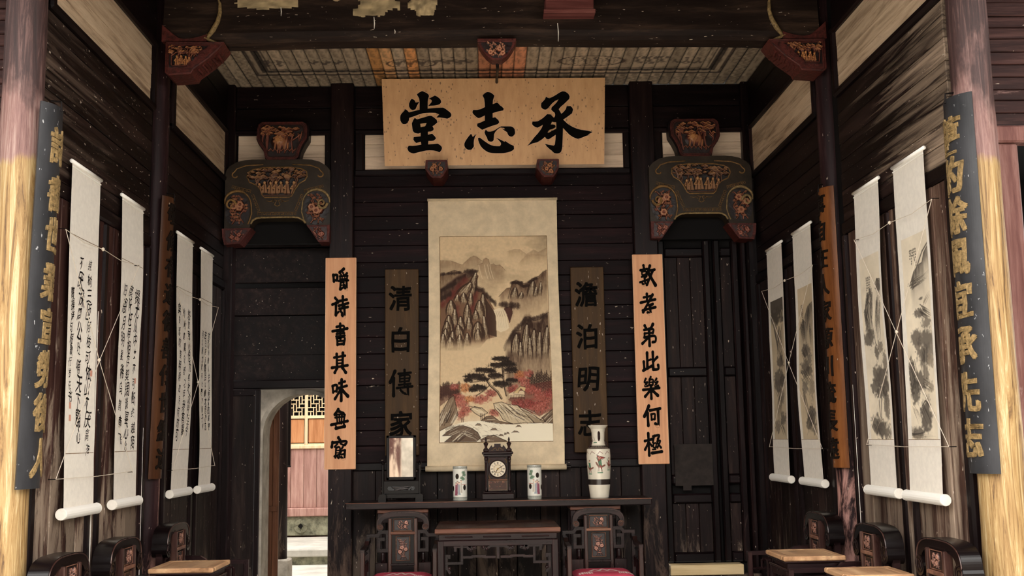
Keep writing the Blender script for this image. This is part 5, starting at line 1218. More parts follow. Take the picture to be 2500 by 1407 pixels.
twine(XL, 1, 7.60, 8.80, 2.685, 1.415, 8.24, 'pale twine crossed between the two calligraphy scrolls beyond the brown board')
twine(XR, -1, 5.42, 6.60, 2.788, 1.52, 6.02, 'pale twine crossed between the two landscape scrolls by the black board')
twine(XR, -1, 7.46, 8.86, 2.77, 1.49, 8.19, 'pale twine crossed between the two landscape scrolls beyond the orange-brown board')

# ================================================================ the great landscape scroll
cs = thing('landscape_scroll', 'great landscape scroll with waterfall, pines and red maples, amid the end wall', 'scroll', (.12, 9.22, 1.30))
cz0, cz1, cx0, cx1 = 1.355, 3.648, -.442, .672
def Cp(u, v, h=0):
    e = .012*sin(5*v+.6)*(1-v)+.014*(1-v)**2
    return (cx0-e*.9+(cx1-cx0+2*e*.9)*u+.008*sin(4*v)*(1-v), 9.215-.012*sin(pi*v)-.008*sin(7*v)*(u-.5)**2*4-h, cz0+(cz1-cz0)*v)
vs = []; fs = []; nu, nv = 16, 60
for j in range(nv+1):
    for i in range(nu+1): vs.append(Cp(i/nu, j/nv))
for j in range(nv):
    for i in range(nu): a = j*(nu+1)+i; fs.append((a, a+1, a+nu+2, a+nu+1))
obj('mount_paper', MB().add(vs, fs), M['paper_old'], cs, smooth=True)
art = paint_landscape(); ah, aw = art.shape[:2]
u0, u1, v0, v1 = .088, .918, (1.566-cz0)/(cz1-cz0), (3.322-cz0)/(cz1-cz0)
Pg = np.array([[Cp(u0+(u1-u0)*i/(aw-1), v1+(v0-v1)*j/(ah-1), .002) for i in range(aw)] for j in range(ah)])
grid_obj('painting', Pg, art, M['print'], cs)
pts = [Cp(u0, v1, .003)]+[Cp(u1, v1, .003)]+[Cp(u1, v, .003) for v in np.linspace(v1, v0, 12)]+[Cp(u0, v0, .003)]+[Cp(u0, v, .003) for v in np.linspace(v0, v1, 12)]
obj('painting_border', MB().tube(pts, .0022, 4), M['gold_dim'], cs)
obj('bottom_roller', MB().tube([Cp(-.012, -.002, .008), Cp(1.012, -.002, .008)], .024, 14), M['paper_old'], cs, smooth=True)
obj('roller_knob', MB().tube([Cp(-.045, -.002, .008), Cp(-.01, -.002, .008)], .013, 10).tube([Cp(1.01, -.002, .008), Cp(1.045, -.002, .008)], .013, 10), M['black_lac'], cs)
obj('top_rod', MB().tube([Cp(-.005, 1.0), Cp(1.005, 1.0)], .012, 8), M['paper_old'], cs, smooth=True)

# ================================================================ altar table and what stands on it
AT = 1.11
al = thing('altar_table', 'long dark altar table of a thick plank on two stands against the end wall', 'table', (.13, 8.9, 0))
obj('plank_top', MB().box(-1.075, 1.335, 8.68, 9.1, AT-.052, AT, b=.006), M['rose'], al)
obj('worn_rim', MB().box(-1.077, 1.337, 8.677, 8.684, AT-.006, AT+.0005, b=.002), M['worn_edge'], al)
for x0 in (-.83, .69):
    st = obj('stand', MB().box(x0, x0+.40, 8.72, 9.06, AT-.085, AT-.053, b=.005), M['worn_edge'], al)
    for xx in (x0, x0+.355):
        for yy in (8.725, 9.01): obj('leg', MB().box(xx, xx+.045, yy, yy+.045, 0, AT-.085, b=.005), M['rose_z'], st)
    obj('shelf', MB().box(x0+.02, x0+.38, 8.74, 9.04, .42, .445, b=.004), M['rose'], st)
    obj('rail', MB().box(x0+.04, x0+.36, 8.727, 8.75, AT-.16, AT-.10, b=.004).box(x0+.045, x0+.355, 8.73, 8.748, AT-.24, AT-.225, b=.003), M['rose'], st)

# table mirror
mr = thing('table_mirror', 'black framed table mirror standing on the altar table', 'mirror', (-.647, 8.9, AT))
mx0, mx1, mz0, mz1 = -.772, -.533, 1.275, 1.632; ya = 8.87
for b in ((mx0, mx0+.024, mz0, mz1), (mx1-.024, mx1, mz0, mz1), (mx0, mx1, mz1-.022, mz1), (mx0, mx1, mz0, mz0+.026)):
    obj('frame', MB().box(b[0], b[1], ya, ya+.03, b[2], b[3], b=.004), M['black_lac'], mr)
g = MB().add([(mx0+.022, ya+.010, mz0+.024), (mx1-.022, ya+.010, mz0+.024), (mx1-.022, ya+.010, mz1-.02), (mx0+.022, ya+.010, mz1-.02)], [(0, 1, 2, 3)])
obj('mirror_glass', g, M['mirror'], mr)
for x in (-.808, -.513): obj('upright', MB().box(x, x+.018, 8.86, 8.91, AT+.05, 1.40, b=.004).lathe([(.012, 0), (.014, .01), (.005, .03)], (x+.009, 8.885, 1.40), 10), M['black_lac'], mr)
obj('apron_panel', MB().box(-.80, -.505, 8.865, 8.90, AT+.055, mz0-.004, b=.004), M['black_lac'], mr)
relief('apron_carving', [(-.755, AT+.085), (-.55, AT+.085), (-.54, AT+.10), (-.55, AT+.118), (-.755, AT+.118), (-.765, AT+.10)], 8.862, .008, 91, 'dragon', mr, 90, ((8, 6, 6), (30, 24, 24), (80, 70, 66)))
for x in (-.83, -.535): obj('foot', MB().prism([(x, AT), (x+.06, AT), (x+.06, AT+.05), (x+.045, AT+.06), (x+.01, AT+.055), (x, AT+.03)], 8.80, 8.98), M['black_lac'], mr)
obj('base_rail', MB().box(-.80, -.50, 8.87, 8.90, AT+.02, AT+.06, b=.004), M['black_lac'], mr)

def painted_lathe(name, prof, cx, cy, cz, n, img, parent, mat):
    """img columns run once round; the middle column faces the courtyard"""
    h, w = img.shape[:2]; prof = np.array(prof); L = np.concatenate([[0], np.cumsum(np.hypot(np.diff(prof[:, 0]), np.diff(prof[:, 1])))])
    zz = np.linspace(prof[-1, 1], prof[0, 1], h); r = np.interp(zz[::-1], prof[:, 1], prof[:, 0])[::-1]
    a = np.linspace(0, 2*pi, w); A, R_ = np.meshgrid(a, r); Z = np.repeat(zz[:, None], w, 1)
    P = np.stack([cx-R_*np.sin(A), cy+R_*np.cos(A), cz+Z], -1); return grid_obj(name, P, img, mat, parent)
# big vase
bv = thing('porcelain_vase', 'tall cream vase painted with riders and a red flag, on the altar table', 'vase', (.945, 8.9, AT))
prof = [(.074, 0), (.077, .008), (.083, .06), (.087, .095), (.090, .15), (.096, .25), (.098, .33), (.094, .385), (.082, .402), (.062, .412), (.053, .43), (.051, .47), (.053, .52), (.060, .548), (.078, .572), (.082, .576), (.080, .578)]
prof2 = []
for (r0, z0_), (r1, z1_) in zip(prof[:-1], prof[1:]):
    prof2 += [(r0, z0_)]
prof2.append(prof[-1])
vc = Cv(300, 240, (226, 216, 196)); vc.a *= (.96+.06*fbm(240, 300, 20, 3)[..., None])
vy = lambda z: 240*(1-z/.578)
DK, RED, GRN = (52, 44, 40), (140, 58, 50), (74, 116, 86)
vc.poly([(0, vy(.148)), (300, vy(.148)), (300, vy(.104)), (0, vy(.104))], DK); vc.poly([(0, vy(.415)), (300, vy(.415)), (300, vy(.388)), (0, vy(.388))], (84, 74, 66))
for k in range(24): vc.line([(k*13, vy(.394)), (k*13+4, vy(.409)), (k*13+8, vy(.394))], 1.6, (120, 108, 96))
for k in range(7):
    x = 150+(k-3)*33; vc.line([(x-9, vy(.345)), (x, vy(.368)), (x+12, vy(.352))], 1.6, (116, 70, 62))
for x, z, s in ((150, .20, 1.0), (104, .19, .85), (192, .22, .75), (60, .2, .9), (240, .2, .9)):
    Y = vy(z); H = 62*s
    vc.line([(x-10*s, Y), (x+10*s, Y)], 3, GRN); 
    for lx in (-9, -5, 5, 9): vc.line([(x+lx*s, Y-4), (x+lx*.7*s, Y-18*s)], 1.6, (90, 70, 58))
    vc.line([(x-14*s, Y-32*s), (x-6*s, Y-20*s), (x+8*s, Y-20*s), (x+20*s, Y-24*s)], 6*s, (126, 84, 68)); vc.line([(x-16*s, Y-34*s), (x-12*s, Y-26*s)], 4*s, (126, 84, 68))
    vc.poly([(x-5*s, Y-22*s), (x-6*s, Y-42*s), (x+5*s, Y-44*s), (x+8*s, Y-22*s)], GRN if s > .8 else RED); vc.line([(x+1*s, Y-24*s), (x+6*s, Y-14*s)], 4*s, RED)
    vc.ell(x, Y-49*s, 4*s, 5*s, (196, 160, 130)); vc.line([(x-4*s, Y-53*s), (x+4*s, Y-53*s)], 2, DK); vc.line([(x-6*s, Y-38*s), (x-14*s, Y-50*s)], 2, GRN)
vc.line([(150-4, vy(.255)), (150-12, vy(.345))], 1.4, DK)
vc.poly([(150-11, vy(.338)), (150+22, vy(.318)), (150+2, vy(.305)), (150-6, vy(.288))], RED); vc.line([(150-11, vy(.338)), (150+22, vy(.318)), (150-6, vy(.288))], 1, DK)
vc.ell(150-2, vy(.318), 4, 4.6, (214, 186, 164)); vc.ell(150-2, vy(.318), 2.4, 3, RED)
for x in (96, 206): vc.line([(x-8, vy(.455)), (x, vy(.465)), (x+8, vy(.455))], 1.6, (116, 70, 62)); 
vc.line([(110, vy(.44)), (134, vy(.44))], 2.6, GRN); vc.line([(120, vy(.45)), (112, vy(.48))], 2, DK); vc.ell(214, vy(.30), 6, 10, (150, 162, 120), .7)
painted_lathe('vase_body', prof2, .945, 8.9, AT, 0, np.clip(vc.a, 0, 255), bv, M['glaze'])
obj('vase_mouth', MB().lathe([(.080, AT+.577), (.070, AT+.570), (.050, AT+.54), (.046, AT+.45)], (.945, 8.9, 0), 32), M['ink_soft'], bv, smooth=True)
obj('front_handle', MB().tube([(.945, 8.853, AT+.53), (.945, 8.836, AT+.515), (.945, 8.834, AT+.47), (.945, 8.852, AT+.455)], [.006, .010, .010, .006], 8), M['carve_dk'], bv, smooth=True)
for s in (1, -1): obj('shoulder_handle', MB().tube([(.945+s*.050, 8.88, AT+.455), (.945+s*.062, 8.875, AT+.44), (.945+s*.066, 8.87, AT+.418), (.945+s*.082, 8.87, AT+.402)], [.005, .007, .007, .009], 8), M['carve_dk'], bv, smooth=True)
# the two hat-stand vases
def hat_vase(x, label, seed, mirror):
    t = thing('cylinder_vase', label, 'vase', (x, 8.9, AT), group='white cylinder vases'); rr2 = random.Random(seed)
    c = Cv(220, 140, (226, 222, 210))
    c.a[:11] = (206, 204, 190); c.a[-14:] = (206, 204, 190)
    for k in range(44):
        c.line([(k*5, 10), (k*5+2, 2), (k*5+4, 10)], 1.2, (70, 74, 70)); c.line([(k*5+1, 138), (k*5+1, 128), (k*5+4, 128), (k*5+4, 136)], 1, (80, 84, 80))
    X = lambda q: 110+(q-110)*(-1 if mirror else 1)
    for q, y, rx, ry in ((96, 42, 9, 11), (134, 88, 8, 11), (40, 50, 9, 11), (70, 92, 7, 11)): c.ell(X(q), y, rx, ry, (44, 36, 30), 1, .2)
    for q, y in ((128, 26), (132, 36), (120, 48), (126, 52)): c.ell(X(q), y, 9, 6, (98, 126, 100), .9, .5, .4, seed+y)
    c.line([(X(140), 14), (X(126), 30), (X(122), 48)], 1.4, (96, 72, 60))
    for q, y, col in ((98, 84, (166, 126, 132)), (106, 88, (164, 172, 176)), (116, 80, (206, 198, 180)), (90, 90, (150, 80, 96))):
        c.poly([(X(q-4), y-14), (X(q+4), y-14), (X(q+8), y+30), (X(q-7), y+30)], col, .95); c.ell(X(q), y-18, 4, 5, (222, 190, 166)); c.line([(X(q-4), y-22), (X(q+4), y-22)], 2, (60, 50, 48)); c.line([(X(q), y-10), (X(q+1), y+28)], 1, (90, 70, 80))
    c.line([(X(120), 76), (X(142), 76)], 2, (176, 92, 70))
    r = .058; pr = [(r*.97, 0), (r, .006), (r, .262), (r*.98, .267)]
    painted_lathe('vase_body', pr, x, 8.9, AT, 0, np.clip(c.a, 0, 255), t, M['glaze'])
    obj('vase_mouth', MB().lathe([(r*.98, AT+.267), (r*.86, AT+.266), (r*.84, AT+.1)], (x, 8.9, 0), 28), M['ink_soft'], t, smooth=True)
hat_vase(-.181, 'white cylinder vase painted with figures, between the mirror and the clock', 3, False)
hat_vase(.420, 'white cylinder vase painted with figures, between the clock and the big vase', 8, True)

# mantel clock
ck = thing('mantel_clock', 'dark wooden mantel clock with pale round dial and two finials, on the altar table', 'clock', (.124, 8.9, AT))
cx = .124; y = 8.86; Wd = lambda nm, mat, *b, bb=.003: obj(nm, MB().box(*b, b=bb), mat, ck)
Wd('base', M['rose'], cx-.130, cx+.130, y-.02, 8.97, AT, AT+.050, bb=.006); Wd('base_moulding', M['rose'], cx-.118, cx+.118, y-.01, 8.96, AT+.05, AT+.062, bb=.004)
Wd('case', M['rose_z'], cx-.105, cx+.105, y+.012, 8.95, AT+.062, AT+.372)
for z in (AT+.358,): Wd('cornice', M['rose'], cx-.126, cx+.126, y-.022, 8.965, z, z+.022, bb=.006)
Wd('cornice', M['rose'], cx-.115, cx+.115, y-.01, 8.955, AT+.342, AT+.358)
ped = [(-.112, .380), (-.10, .392), (-.072, .40), (-.055, .424), (-.046, .432), (-.042, .418), (-.034, .416), (-.026, .424), (-.026, .442), (.026, .442), (.026, .424), (.034, .416), (.042, .418), (.046, .432), (.055, .424), (.072, .40), (.10, .392), (.112, .380)]
obj('pediment', MB().prism([(cx+a, AT+b) for a, b in ped], y-.004, y+.022), M['carve_dk'], ck)
g = MB()
for s in (1, -1): g.tube([(cx+s*.004, y-.006, AT+.388), (cx+s*.012, y-.007, AT+.41), (cx+s*.03, y-.006, AT+.404), (cx+s*.034, y-.006, AT+.394), (cx+s*.05, y-.006, AT+.390)], .0022, 5)
obj('pediment_scrolls', g, M['gold_dim'], ck)
for s in (1, -1):
    xx = cx+s*.093
    f = MB().box(xx-.022, xx+.022, y-.012, y+.03, AT+.38, AT+.402, b=.004).lathe([(.018, .402), (.012, .408), (.009, .416), (.015, .434), (.020, .444), (.021, .448), (.012, .453), (.006, .458), (.007, .468), (.009, .476), (.005, .488), (.001, .498)], (xx, y+.009, AT), 14)
    obj('finial', f, M['carve_dk'], ck, smooth=True)
    obj('column', MB().lathe([(.013, .066), (.013, .076), (.009, .082), (.0085, .10), (.0095, .20), (.0085, .285), (.012, .292), (.012, .30), (.0095, .305), (.014, .312), (.014, .34)], (cx+s*.094, y+.004, AT), 14), M['rose_z'], ck, smooth=True)
dz = AT+.242
Wd('door_panel', M['carve_dk'], cx-.078, cx+.078, y+.004, y+.014, AT+.158, AT+.335)
Wd('door_bar', M['worn_edge'], cx-.078, cx+.078, y-.003, y+.008, AT+.150, AT+.160)
obj('bezel', MB().lathe([(.066, 0), (.072, -.006), (.068, -.012), (.063, -.006)], (cx, y+.004, dz), 40, 'y', cap=False), M['carve_dk'], ck, smooth=True)
dc = Cv(150, 150, (224, 208, 182))
dc.ell(75, 75, 74, 74, (226, 210, 186), 1, .02); R_ = lambda a, r: (75+r*sin(a), 75-r*cos(a))
dc.ell(75, 75, 38, 38, (150, 122, 84), 1, .06); dc.ell(75, 75, 34, 34, (218, 200, 172), 1, .06)
for i in range(60): dc.line([R_(i*pi/30, 69), R_(i*pi/30, 72)], 1, (70, 56, 46))
NUM = ['XII', 'I', 'II', 'III', 'IIII', 'V', 'VI', 'VII', 'VIII', 'IX', 'X', 'XI']
for i, nme in enumerate(NUM):
    a = i*pi/6; cxp, cyp = R_(a, 54); tx, ty = cos(a), sin(a); rx_, ry_ = sin(a), -cos(a); wds = {'I': 3.4, 'V': 7, 'X': 7}; tot = sum(wds[k] for k in nme); off = -tot/2
    Pp = lambda t, r: (cxp+tx*t+rx_*r, cyp+ty*t+ry_*r)
    for k in nme:
        m_ = off+wds[k]/2
        if k == 'I': dc.line([Pp(m_, -9), Pp(m_, 9)], 2.2, (48, 38, 32))
        elif k == 'V': dc.line([Pp(m_-3, 9), Pp(m_, -9)], 2.4, (48, 38, 32)); dc.line([Pp(m_+3, 9), Pp(m_, -9)], 1.4, (48, 38, 32))
        else: dc.line([Pp(m_-3, 9), Pp(m_+3, -9)], 2.4, (48, 38, 32)); dc.line([Pp(m_+3, 9), Pp(m_-3, -9)], 1.4, (48, 38, 32))
        off += wds[k]
dc.ell(47, 101, 4, 5, (40, 32, 28)); dc.ell(106, 97, 4, 5, (40, 32, 28))
U, V = np.meshgrid(np.linspace(-1, 1, 150), np.linspace(1, -1, 150)); rr2 = np.hypot(U, V)[:-1, :-1]
grid_obj('dial', np.stack([cx+U*.066, np.full_like(U, y+.001), dz+V*.066], -1), np.clip(dc.a, 0, 255), M['print'], ck, rr2 < .97)
def hand(a, L, w): 
    return MB().prism([(cx+sin(a)*r-cos(a)*q, dz+cos(a)*r+sin(a)*q) for r, q in ((-.008, -w), (-.008, w), (L*.6, w), (L, 0), (L*.6, -w))], y-.004, y-.002)
obj('minute_hand', hand(math.radians(59), .052, .0022), M['ink'], ck); obj('hour_hand', hand(math.radians(212), .040, .0026), M['ink'], ck)
obj('hand_boss', MB().lathe([(.006, -.006), (.006, .0)], (cx, y, dz), 14, 'y'), M['brass'], ck)
tb = Cv(120, 66, (54, 26, 24)); r3 = random.Random(4)
for _ in range(60): tb.ell(r3.uniform(0, 120), r3.choice([r3.uniform(0, 16), r3.uniform(0, 66)]), r3.uniform(2, 6), r3.uniform(2, 4), r3.choice([(112, 60, 46), (74, 30, 28), (150, 100, 70), (60, 44, 36)]), .7, .6)
tb.line([(2, 2), (118, 2), (118, 64), (2, 64), (2, 2)], 2, (136, 104, 70))
U, V = np.meshgrid(np.linspace(-.074, .074, 120), np.linspace(AT+.148, AT+.072, 66)); grid_obj('glass_tablet', np.stack([cx+U, np.full_like(U, y+.009), V], -1), np.clip(tb.a, 0, 255), M['glaze'], ck)
M_cr = MB()
for sx in (-1, 1):
    for sz in (-1, 1):
        for k in range(3): M_cr.tube([(cx+sx*(.058+.006*k), y+.002, dz+sz*(.074-.014*k)), (cx+sx*(.066+.003*k), y-.001, dz+sz*(.078-.010*k)), (cx+sx*.072, y+.002, dz+sz*(.062-.004*k))], .002, 4)
obj('corner_carving', M_cr, M['gold_dim'], ck)

# ================================================================ square table
sq = thing('square_table', 'dark rosewood square table with fretted apron in front of the altar table', 'table', (.105, 8.29, 0))
x0, x1, y0, y1, tz = -.345, .555, 7.93, 8.65, .962
obj('tabletop', MB().box(x0, x1, y0, y1, tz-.042, tz, b=.008), M['tan_dk'], sq)
obj('worn_edge', MB().box(x0-.001, x1+.001, y0-.002, y0+.01, tz-.034, tz-.004, b=.004), M['worn_edge'], sq)
obj('waist', MB().box(x0+.025, x1-.025, y0+.02, y1-.02, tz-.085, tz-.042, b=.003), M['rose'], sq)
for k in range(3): obj('waist_bead', MB().box(x0+.07+k*.275, x0+.27+k*.275, y0+.012, y0+.022, tz-.068, tz-.058, b=.004), M['rose'], sq)
obj('apron', MB().box(x0+.018, x1-.018, y0+.010, y0+.035, tz-.128, tz-.085, b=.005), M['rose'], sq)
obj('apron', MB().box(x0+.018, x0+.04, y0+.03, y1-.01, tz-.128, tz-.085, b=.004).box(x1-.04, x1-.018, y0+.03, y1-.01, tz-.128, tz-.085, b=.004), M['rose'], sq)
for xx in (x0+.016, x1-.066):
    for yy in (y0+.008, y1-.058): obj('leg', MB().box(xx, xx+.05, yy, yy+.05, 0, tz-.085, b=.006), M['rose_z'], sq)
S = 1/2500*330*.002915      # reading units of the fret -> metres
fr = []
for mirr in (0, 1):
    q = lambda x, y: ((x0+(x-70)*.000382) if not mirr else (x1-(x-70)*.000382), tz-(y-330)*.000385)
    for a, b in (((285, 830), (285, 1060)), ((285, 830), (335, 830)), ((335, 830), (335, 860)), ((285, 965), (570, 965)), ((570, 965), (570, 665)), ((440, 665), (720, 665)), ((450, 665), (450, 730)), ((570, 860), (750, 860)), ((770, 845), (1000, 845)), ((1000, 860), (1180, 860)), ((720, 665), (770, 700)), ((770, 700), (820, 690)), ((690, 700), (740, 730)), ((1245, 640), (1245, 870)), ((1110, 660), (1245, 660)), ((1050, 700), (1110, 660)), ((970, 690), (1040, 715)), ((300, 1060), (340, 1130))): fr.append((q(*a), q(*b)))
fb = MB(); fb.bars(fr, .017, y0+.014, y0+.034); obj('fretwork', fb, M['rose'], sq)
kn = MB()
for s in (0, 1):
    for x, yv in ((800, 690), (975, 685), (1035, 715), (740, 728), (335, 1060)):
        X_ = x0+(x-70)*.000382 if not s else x1-(x-70)*.000382; kn.lathe([(.004, -.012), (.012, -.006), (.014, .0), (.012, .006), (.004, .012)], (X_, y0+.02, tz-(yv-330)*.000385), 10, 'y')
obj('fret_scrolls', kn, M['rose'], sq, smooth=True)

# ================================================================ chairs
def superarc(hw, h, n, p=.62, a0=0, a1=pi):
    return [(hw*math.copysign(abs(cos(a))**p, cos(a)), h*abs(sin(a))**p) for a in np.linspace(a0, a1, n)]
def make_chair(label, group, rail_hw, rail_h, heavy, top=1.085, width=.52, depth=.45):
    """local space: back at y=0, seat towards -y"""
    t = thing('armchair', label, 'chair', (0, 0, 0), group=group, local=True)
    zt = top; zb = zt-rail_h; rz, bk = M['rose_z'], M['black_lac']
    # crest rail: an arch whose ends curl into scrolls
    th = .062 if heavy else .034; pr = .6
    out = [(x, zb+z) for x, z in superarc(rail_hw, rail_h, 45, pr)]; inn = [(x, zb+z) for x, z in superarc(rail_hw-th, rail_h-(.052 if heavy else .036), 45, pr)]
    yy = (-.050, .045) if heavy else (-.030, .025)
    obj('crest_rail', MB().prism(out+inn[::-1], *yy), M['black_lac'] if heavy else M['rose'], t)
    r = .052 if heavy else .027
    obj('rail_highlight', MB().tube([(x*.97, yy[0]-.001, z-.006) for x, z in out], .0035, 5), M['rose_lt'], t)  # lighter tube painted as a highlight along the crest rail
    for s in (1, -1):
        c = (s*(rail_hw-th*.5-.010), 0, zb+.002)
        v = obj('crest_scroll', MB().lathe([(r, yy[0]-.002), (r, yy[1])], c, 20, 'y'), M['black_lac'] if heavy else M['rose'], t)
        obj('scroll_line', MB().tube([(c[0]+s*(r-.004)*(1-a/16)*cos(a), yy[0]-.003, c[2]+(r-.004)*(1-a/16)*sin(a)) for a in np.linspace(0, 13, 50)], .0022, 4), M['worn_edge'] if not heavy else M['rose_z'], v)
    # splat with two carved panels
    sw = .098; z_s = .57; f = -.040 if heavy else 0; lt = M['rose_lt']
    for s in (1, -1): obj('splat_stile', MB().box(s*sw-.014, s*sw+.014, -.028+f, .016+f, z_s, zt-.05, b=.005), lt, t)
    p1 = (zt-.145, zt-.055); p2 = (zt-.365, zt-.185)
    obj('splat_board', MB().box(-sw, sw, -.012+f, .010+f, z_s, zt-.04, b=.002), bk, t)
    obj('splat_rail', MB().box(-sw, sw, -.030+f, .014+f, zt-.172, zt-.150, b=.004), M['worn_edge'], t)
    obj('splat_rail', MB().box(-sw, sw, -.028+f, .014+f, zt-.405, zt-.385, b=.004), rz, t)
    for (a, b), w, sd, kd in ((p1, .070, 5, 'flower'), (p2, .052, 9, 'flower')):
        o = obj('carved_panel', MB().box(-w, w, -.018+f, -.010+f, a, b, b=.002), bk, t)
        relief('carving', [(-w+.006, a+.006), (w-.006, a+.006), (w-.006, b-.006), (-w+.006, b-.006)], -.018+f, .010, sd, kd, o, 80, ((22, 10, 10), (78, 46, 40), (190, 140, 118)))
        q = -.019+f; e = [(-w, q, a), (w, q, a), (w, q, b), (-w, q, b), (-w, q, a)]; obj('panel_rim', MB().tube(e, .003, 4, cap=False), M['worn_edge'], o)
    # side frets of the back
    for s in (1, -1):
        P = [(sw+.014, zt-.152), (sw+.075, zt-.152), (sw+.095, zt-.178), (width/2, zt-.178), (width/2, .56)]
        Gk = [(sw+.020, zt-.16), (sw+.020, zt-.29), (sw+.085, zt-.29), (sw+.085, zt-.205), (sw+.052, zt-.205)]
        fbm_ = MB(); fbm_.bars([((s*a, b), (s*c_, d)) for (a, b), (c_, d) in zip(P[:-1], P[1:])]+[((s*a, b), (s*c_, d)) for (a, b), (c_, d) in zip(Gk[:-1], Gk[1:])], .024, -.018, .014)
        obj('back_fret', fbm_, M['rose'], t)
        obj('back_baluster', MB().lathe([(.018, zt-.30), (.012, zt-.31), (.016, zt-.32), (.016, zt-.36), (.011, zt-.37), (.02, zt-.38)], (s*(sw+.055), 0, 0), 10), rz, t)
        obj('back_block', MB().box(*sorted((s*(sw+.02), s*(sw+.115))), -.016, .012, .57, zt-.38, b=.004), rz, t)
        # arms
        ah = .815
        a = MB(); x = s*(width/2-.004)
        a.prism([(.0, ah+.035), (-.13, ah+.030), (-.17, ah+.005), (-depth, ah), (-depth, ah-.026), (-.165, ah-.024), (-.12, ah+.004), (.0, ah+.008)], x-.016, x+.016, 'x')
        obj('armrest', a, M['rose'], t)
        obj('arm_post', MB().box(x-.017, x+.017, -depth, -depth+.034, .52, ah-.004, b=.005), rz if heavy else M['rose_lt'], t)
        g = MB()
        segs = [((-depth+.03, .70), (-.12, .70)), ((-.12, .70), (-.12, .62)), ((-depth+.10, .70), (-depth+.10, .76)), ((-depth+.10, .76), (-.16, .76)), ((-.24, .70), (-.24, .56))]
        for (p, q), (p2_, q2) in segs: g.tube([(x, p, q), (x, p2_, q2)], .011, 4)
        obj('arm_fret', g, rz, t)
        for yv in (-depth+.017, -.01): obj('leg', MB().box(x-.02, x+.02, yv-.02, yv+.02, 0, .52, b=.005), rz, t)
    obj('seat', MB().box(-width/2, width/2, -depth-.01, .02, .525, .565, b=.008), M['rose'], t)
    obj('seat_apron', MB().box(-width/2+.03, width/2-.03, -depth, -depth+.02, .45, .525, b=.004), M['rose'], t)
    obj('stretcher', MB().box(-width/2+.02, width/2-.02, -depth, -depth+.03, .12, .15, b=.004), M['rose'], t)
    return t
GC = 'armchairs beside the square table'
c1 = make_chair('dark carved armchair beside the square table, on the table mirror\'s side', GC, .200, .118, False, top=1.052, width=.53, depth=.46)
c1.location = (-.612, 8.50, 0)
dup(c1, (.885, 8.50, 0), 0, 'dark carved armchair beside the square table, under the big vase')
GS = 'heavy armchairs along the side walls'
s1 = make_chair('black round-backed armchair against the calligraphy wall, at the foot of the near column', GS, .268, .150, True)
s1.location = (-2.02, 5.36, 0); s1.rotation_euler = (0, 0, pi/2)
for x, y, lab in ((-2.02, 6.20, 'black round-backed armchair below the second calligraphy scroll'), (-2.03, 7.28, 'black round-backed armchair behind the tan-topped tea table by the calligraphy wall')):
    dup(s1, (x, y, 0), pi/2, lab)
for x, y, lab in ((2.23, 5.28, 'black round-backed armchair against the landscape wall, at the foot of the near column'), (2.23, 6.215, 'black round-backed armchair between the two tea tables by the landscape wall'), (2.23, 7.20, 'black round-backed armchair beyond both tea tables by the landscape wall')):
    dup(s1, (x, y, 0), -pi/2, lab)

def cushion(x, y, rz, w, d, z, label):
    n = 60; U, V = np.meshgrid(np.linspace(-1, 1, n), np.linspace(-1, 1, n)); e = (1-np.abs(U)**8)*(1-np.abs(V)**8)
    c = Cv(n*2, n*2, (182, 66, 84)); c.a *= (.92+.14*fbm(n*2, n*2, 8, 3)[..., None]); WH = (226, 206, 196)
    c.line([(34, 66), (44, 44), (52, 62), (60, 36), (68, 62), (76, 44), (86, 66)], 5, WH); c.line([(30, 74), (90, 74)], 4, WH)
    for s_ in (0, 1):
        for k in range(4):
            X_ = 10+k*7 if not s_ else 110-k*7; c.line([(X_, 104), (X_, 84), (X_+4, 84), (X_+4, 102)], 2.4, WH); c.line([(X_, 22), (X_+4, 14)], 3, WH)
    img = np.clip(c.a[::2, ::2], 0, 255)
    t = thing('seat_cushion', label, 'cushion', (x, y, z), rz, 'red seat cushions', local=True)
    P = np.stack([U*w/2, -d/2-V*d/2*-1*-1, .018+.030*e], -1)
    grid_obj('cover', P, img, M['cushion'], t)
    pr = MB().box(-w/2, w/2, -d, 0, 0, .02, b=.008); o = obj('pad', pr, M['red_pad'], t)
M['red_pad'] = plain('red_cloth', (160, 54, 70), .9)
cushion(-.612, 8.46, 0, .44, .42, .565, 'red printed seat cushion on the armchair by the table mirror side')
cushion(.885, 8.46, 0, .44, .42, .565, 'red printed seat cushion on the armchair under the big vase')
cushion(2.19, 7.20, -pi/2, .44, .40, .565, 'red printed seat cushion on the armchair beyond both tea tables')

